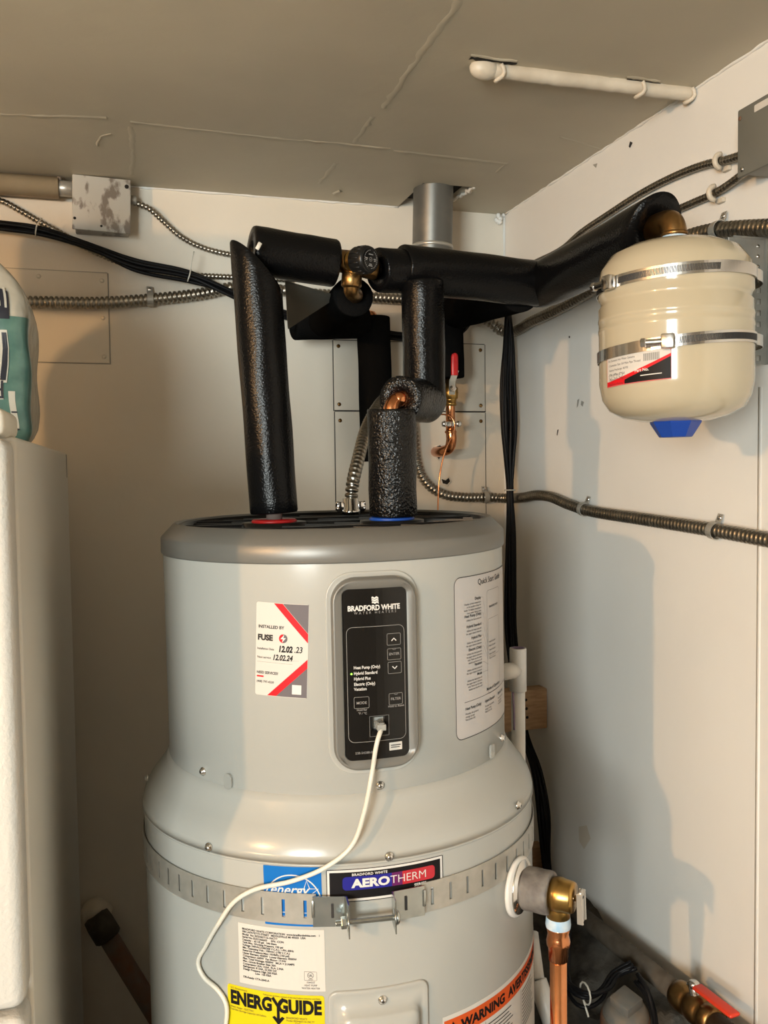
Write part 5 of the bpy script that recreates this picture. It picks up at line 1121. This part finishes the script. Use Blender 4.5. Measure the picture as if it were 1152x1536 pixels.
# dark cable coils by the cleanout
def coil(pts, label, n=6, r=.0038, spread=.014):
    t = thing('cable_coil', label, 'cable', loc=pts[0])
    for k in range(n):
        o_ = Vector((random.uniform(-1, 1), random.uniform(-1, 1), random.uniform(-1, 1)))*spread; b2 = B(); add_tube(b2, resample(smooth_path([p+o_*(.5+.5*math.sin(i+k)) for i, p in enumerate(pts)], 8), .01), r, 8); out('cable', b2, 'cable_black', t)
    return t
zc_ = EYE-.93
coil([on_z(845, 1400, zc_), on_z(842, 1440, zc_), on_z(850, 1478, zc_), on_z(872, 1495, zc_), on_z(898, 1490, zc_), on_z(918, 1466, zc_+.01), on_z(945, 1452, zc_+.03)], 'black cables bunched on the concrete behind the copper pipe')
coil([on_z(958, 1470, zc_+.03), on_z(972, 1492, zc_+.02), on_z(980, 1520, zc_), on_z(984, 1560, zc_-.02)], 'black cables draped past the square headed plug', 5, .0042, .010)
b_ = B(); tp = on_z(878, 1490, zc_+.01); add_tube(b_, [tp+Vector((.0, .018*math.cos(k*.5), .018*math.sin(k*.5))) for k in range(13)]+[tp+Vector((-.005, -.02, -.03))], .0017, 6); tag(out('cable_tie', b_, 'tie_white'), 'white cable tie round the black cables on the concrete', 'cable tie')
# old pipe in the shade at the back left
q0, q1 = on_y(150, 1385, YB-.045), on_y(245, 1540, YB-.10)
op = thing('rusty_pipe', 'rusty capped pipe on the back wall between refrigerator and heater', 'pipe', loc=q0)
dq = (q1-q0).normalized(); b_ = B(); add_cyl(b_, q0, q1+dq*.2, .021, 20); out('pipe_tube', b_, 'rusty_iron', op, auto=AUTO)
b_ = B(); add_lathe(b_, [(.018, -.022), (.028, -.018), (.030, .0), (.030, .034), (.026, .038)], q0, dq, 22); out('pipe_cap', b_, 'iron_pipe', op, auto=AUTO)
b_ = B(); bmesh.ops.create_icosphere(b_, subdivisions=3, radius=.034, matrix=Matrix.Translation(q0+Vector((-.008, .03, .01)))); [setattr(v, 'co', v.co+Vector((random.uniform(-.003, .003), random.uniform(-.003, .003), random.uniform(-.003, .003)))) for v in b_.verts]; out('mortar', b_, 'painted_pipe', op)

# ================================================================== REFRIGERATOR AND PAPER TOWELS
zF = EYE+.0425; xs0, xs1 = -.103, -.0886; yf0, yf1 = 1.0, 1.955
ang = math.atan2(xs1-xs0, yf1-yf0); FM = Matrix.Translation((xs0, yf0, 0)) @ Matrix.Rotation(-ang, 4, 'Z')
fr = thing('refrigerator', 'tall white refrigerator with pebbled door beside the water heater', 'refrigerator', mw=FM)
fd = yf1-yf0; fwid2 = .74
b_ = B(); add_box(b_, (-fwid2, .075, .03), (0, fd, zF), .006, 3); out('cabinet', b_, 'fridge_side', fr, world=False, auto=AUTO)
b_ = B(); add_box(b_, (-fwid2+.01, .058, .06), (-.012, .078, zF-.012), .002, 1); out('door_gasket', b_, 'gasket', fr, world=False, auto=AUTO)
for z0_, z1_, nm in ((.10, 1.12, 'fridge_door'), (1.13, zF-.004, 'freezer_door')):
    b_ = B(); add_box(b_, (-fwid2, 0, z0_), (.0, .060, z1_), .014, 4); out(nm, b_, 'fridge_front', fr, world=False, auto=AUTO)
b_ = B(); add_box(b_, (-.095, .012, zF-.002), (-.004, .135, zF+.028), .009, 3); out('hinge_cover', b_, 'hinge_cover', fr, world=False, auto=AUTO)
b_ = B(); add_box(b_, (-fwid2+.03, fd-.004, .05), (-.03, fd+.025, zF-.1), .002, 1); out('back_panel', b_, 'gasket', fr, world=False, auto=AUTO)
b_ = B(); add_box(b_, (-.006, fd-.045, zF-.05), (.0012, fd-.0425, zF-.004), 0, 1); out('side_slot', b_, 'gasket', fr, world=False, smooth=False)
# towel pack: soft rounded block in printed film
PX1 = -.1085; PY0, PY1 = 1.37, 1.53; PZ0, PZ1 = zF+.001, zF+.300; PX0 = -.60
pk = thing('paper_towel_pack', 'film wrapped pack of paper towels upside down on the refrigerator', 'package', loc=((PX0+PX1)/2, (PY0+PY1)/2, PZ0))
pcx, pcy, pcz = (PX0+PX1)/2, (PY0+PY1)/2, (PZ0+PZ1)/2; hxk, hyk, hzk = (PX1-PX0)/2, (PY1-PY0)/2, (PZ1-PZ0)/2
def pack_pt(u, v, h=0):
    """front and right side of the pack as one sheet: u along the perimeter, v 0..1 up"""
    return None
b_ = B(); bmesh.ops.create_cube(b_, size=2); bmesh.ops.subdivide_edges(b_, edges=b_.edges[:], cuts=23, use_grid_fill=True)
def pk_def(c):
    x, y, z = c; e = 9.0
    n = (abs(x)**e+abs(y)**e)**(1/e); k = 1/n if n > 1 else 1
    t = max(0, (z-.15)/.85); b = max(0, (-z-.8)/.2); sh = .075*t*t+.012*b*b
    v = Vector((x*k*(hxk-sh), y*k*(hyk-sh), z*hzk)); wob = .004*math.sin(v.x*30+v.z*20)*math.sin(v.y*26+v.z*37)
    return v+Vector((pcx+wob, pcy+wob, pcz))
for v in b_.verts: v.co = pk_def(v.co)
body = out('film_wrap', b_, 'wrap_clear', pk)
pinv = pk.matrix_world.inverted()
def pmap(u, v, h):                                        # u -1..1 on the front, 1..3 round the right side; v -1..1
    p = (u, -1, v) if u <= 1 else (1, u-2, v); p = (max(-1, min(1, p[0])), max(-1, min(1, p[1])), max(-1, min(1, p[2])))
    q = pk_def(p); nr = (q-Vector((pcx, pcy, pcz))).normalized(); return pinv @ (q+nr*(.0015+h))
def pgrid(name, u0, u1, v0, v1, m, h, nu=26, nv=14, top=None):
    b2 = B(); G = []
    for i in range(nu+1):
        u = u0+(u1-u0)*i/nu; vt_ = v1 if top is None else top(i/nu); G.append([b2.verts.new(pmap(u, v0+(vt_-v0)*j/nv, h)) for j in range(nv+1)])
    for i in range(nu):
        for j in range(nv): b2.faces.new((G[i][j], G[i+1][j], G[i+1][j+1], G[i][j+1]))
    return out(name, b2, m, pk, world=False)
pgrid('teal_print', .3, 1.3, -.97, .2, 'wrap_teal', 0, 60, 18, top=lambda t: .20)
pgrid('navy_block', .62, .945, .17, .56, 'wrap_navy', .0012, 20, 8, top=lambda t: .60-.16*t)
pgrid('panel_box', .925, .985, -.86, -.50, 'wrap_cream', .0012, 12, 8)
def ptext(name, s, u, v, size, m, h=.0025, bold=.0, sx=1):
    b2 = B(); text(b2, s, 0, 0, size, 'LEFT', bold=bold, rot=PI, sx=sx)
    bmesh.ops.subdivide_edges(b2, edges=[e for e in b2.edges if e.calc_length() > .008], cuts=2); bmesh.ops.triangulate(b2, faces=b2.faces[:])
    for vv in b2.verts: vv.co = pmap(u+vv.co.x/hxk, v+vv.co.y/hzk, h)
    return out(name, b2, m, pk, world=False, smooth=False)
ptext('count_lettering', '12=20', .945, .47, .042, 'wrap_cream', bold=.0008, sx=.8)
ptext('brand_lettering', 'lO', .915, .04, .095, 'wrap_cream', bold=.004); ptext('brand_inner', 'lO', .915, .04, .095, 'wrap_navy', .0035, bold=.0005)
ptext('small_lettering', 'PRO', .885, -.40, .036, 'wrap_cream', bold=.0015); ptext('small_inner', 'PRO', .885, -.40, .036, 'wrap_navy', .0035)
pgrid('box_line', .928, .982, -.70, -.685, 'wrap_navy', .002, 8, 1); pgrid('box_line', .928, .982, -.86, -.845, 'wrap_navy', .002, 8, 1)

# unseen second pack, added on top of the first to shade the back wall
shade_pack = thing('paper_towel_pack', 'unseen film wrapped towel pack added on the printed pack to shade the back wall', 'package', loc=(-.41, (PY0+PY1)/2, PZ1+.001))
b_ = B(); add_box(b_, (-.62, PY0-.01, PZ1+.001), (-.205, PY1+.01, PZ1+.135), .03, 4); out('film_wrap', b_, 'wrap_clear', shade_pack, auto=AUTO)
b_ = B(); add_box(b_, (-.60, PY0-.0112, PZ1+.035), (-.235, PY0-.0100, PZ1+.10)); out('teal_print', b_, 'wrap_teal', shade_pack, smooth=False)

# ================================================================== LAMP (out of view, lights the room)
lamp = thing('ceiling_lamp', 'bare bulb in a white ceiling socket', 'lamp', loc=(BULB.x, BULB.y, ZC))
b_ = B(); add_lathe(b_, [(.06, 0), (.058, .012), (.030, .03), (.022, .10), (.022, ZC-BULB.z-.045)], (BULB.x, BULB.y, ZC), (0, 0, -1), 24); out('lamp_socket', b_, 'lamp_white', lamp, auto=AUTO)
b_ = B(); bmesh.ops.create_uvsphere(b_, u_segments=20, v_segments=12, radius=.034, matrix=Matrix.Translation(BULB)); out('bulb', b_, 'bulb_glow', lamp)
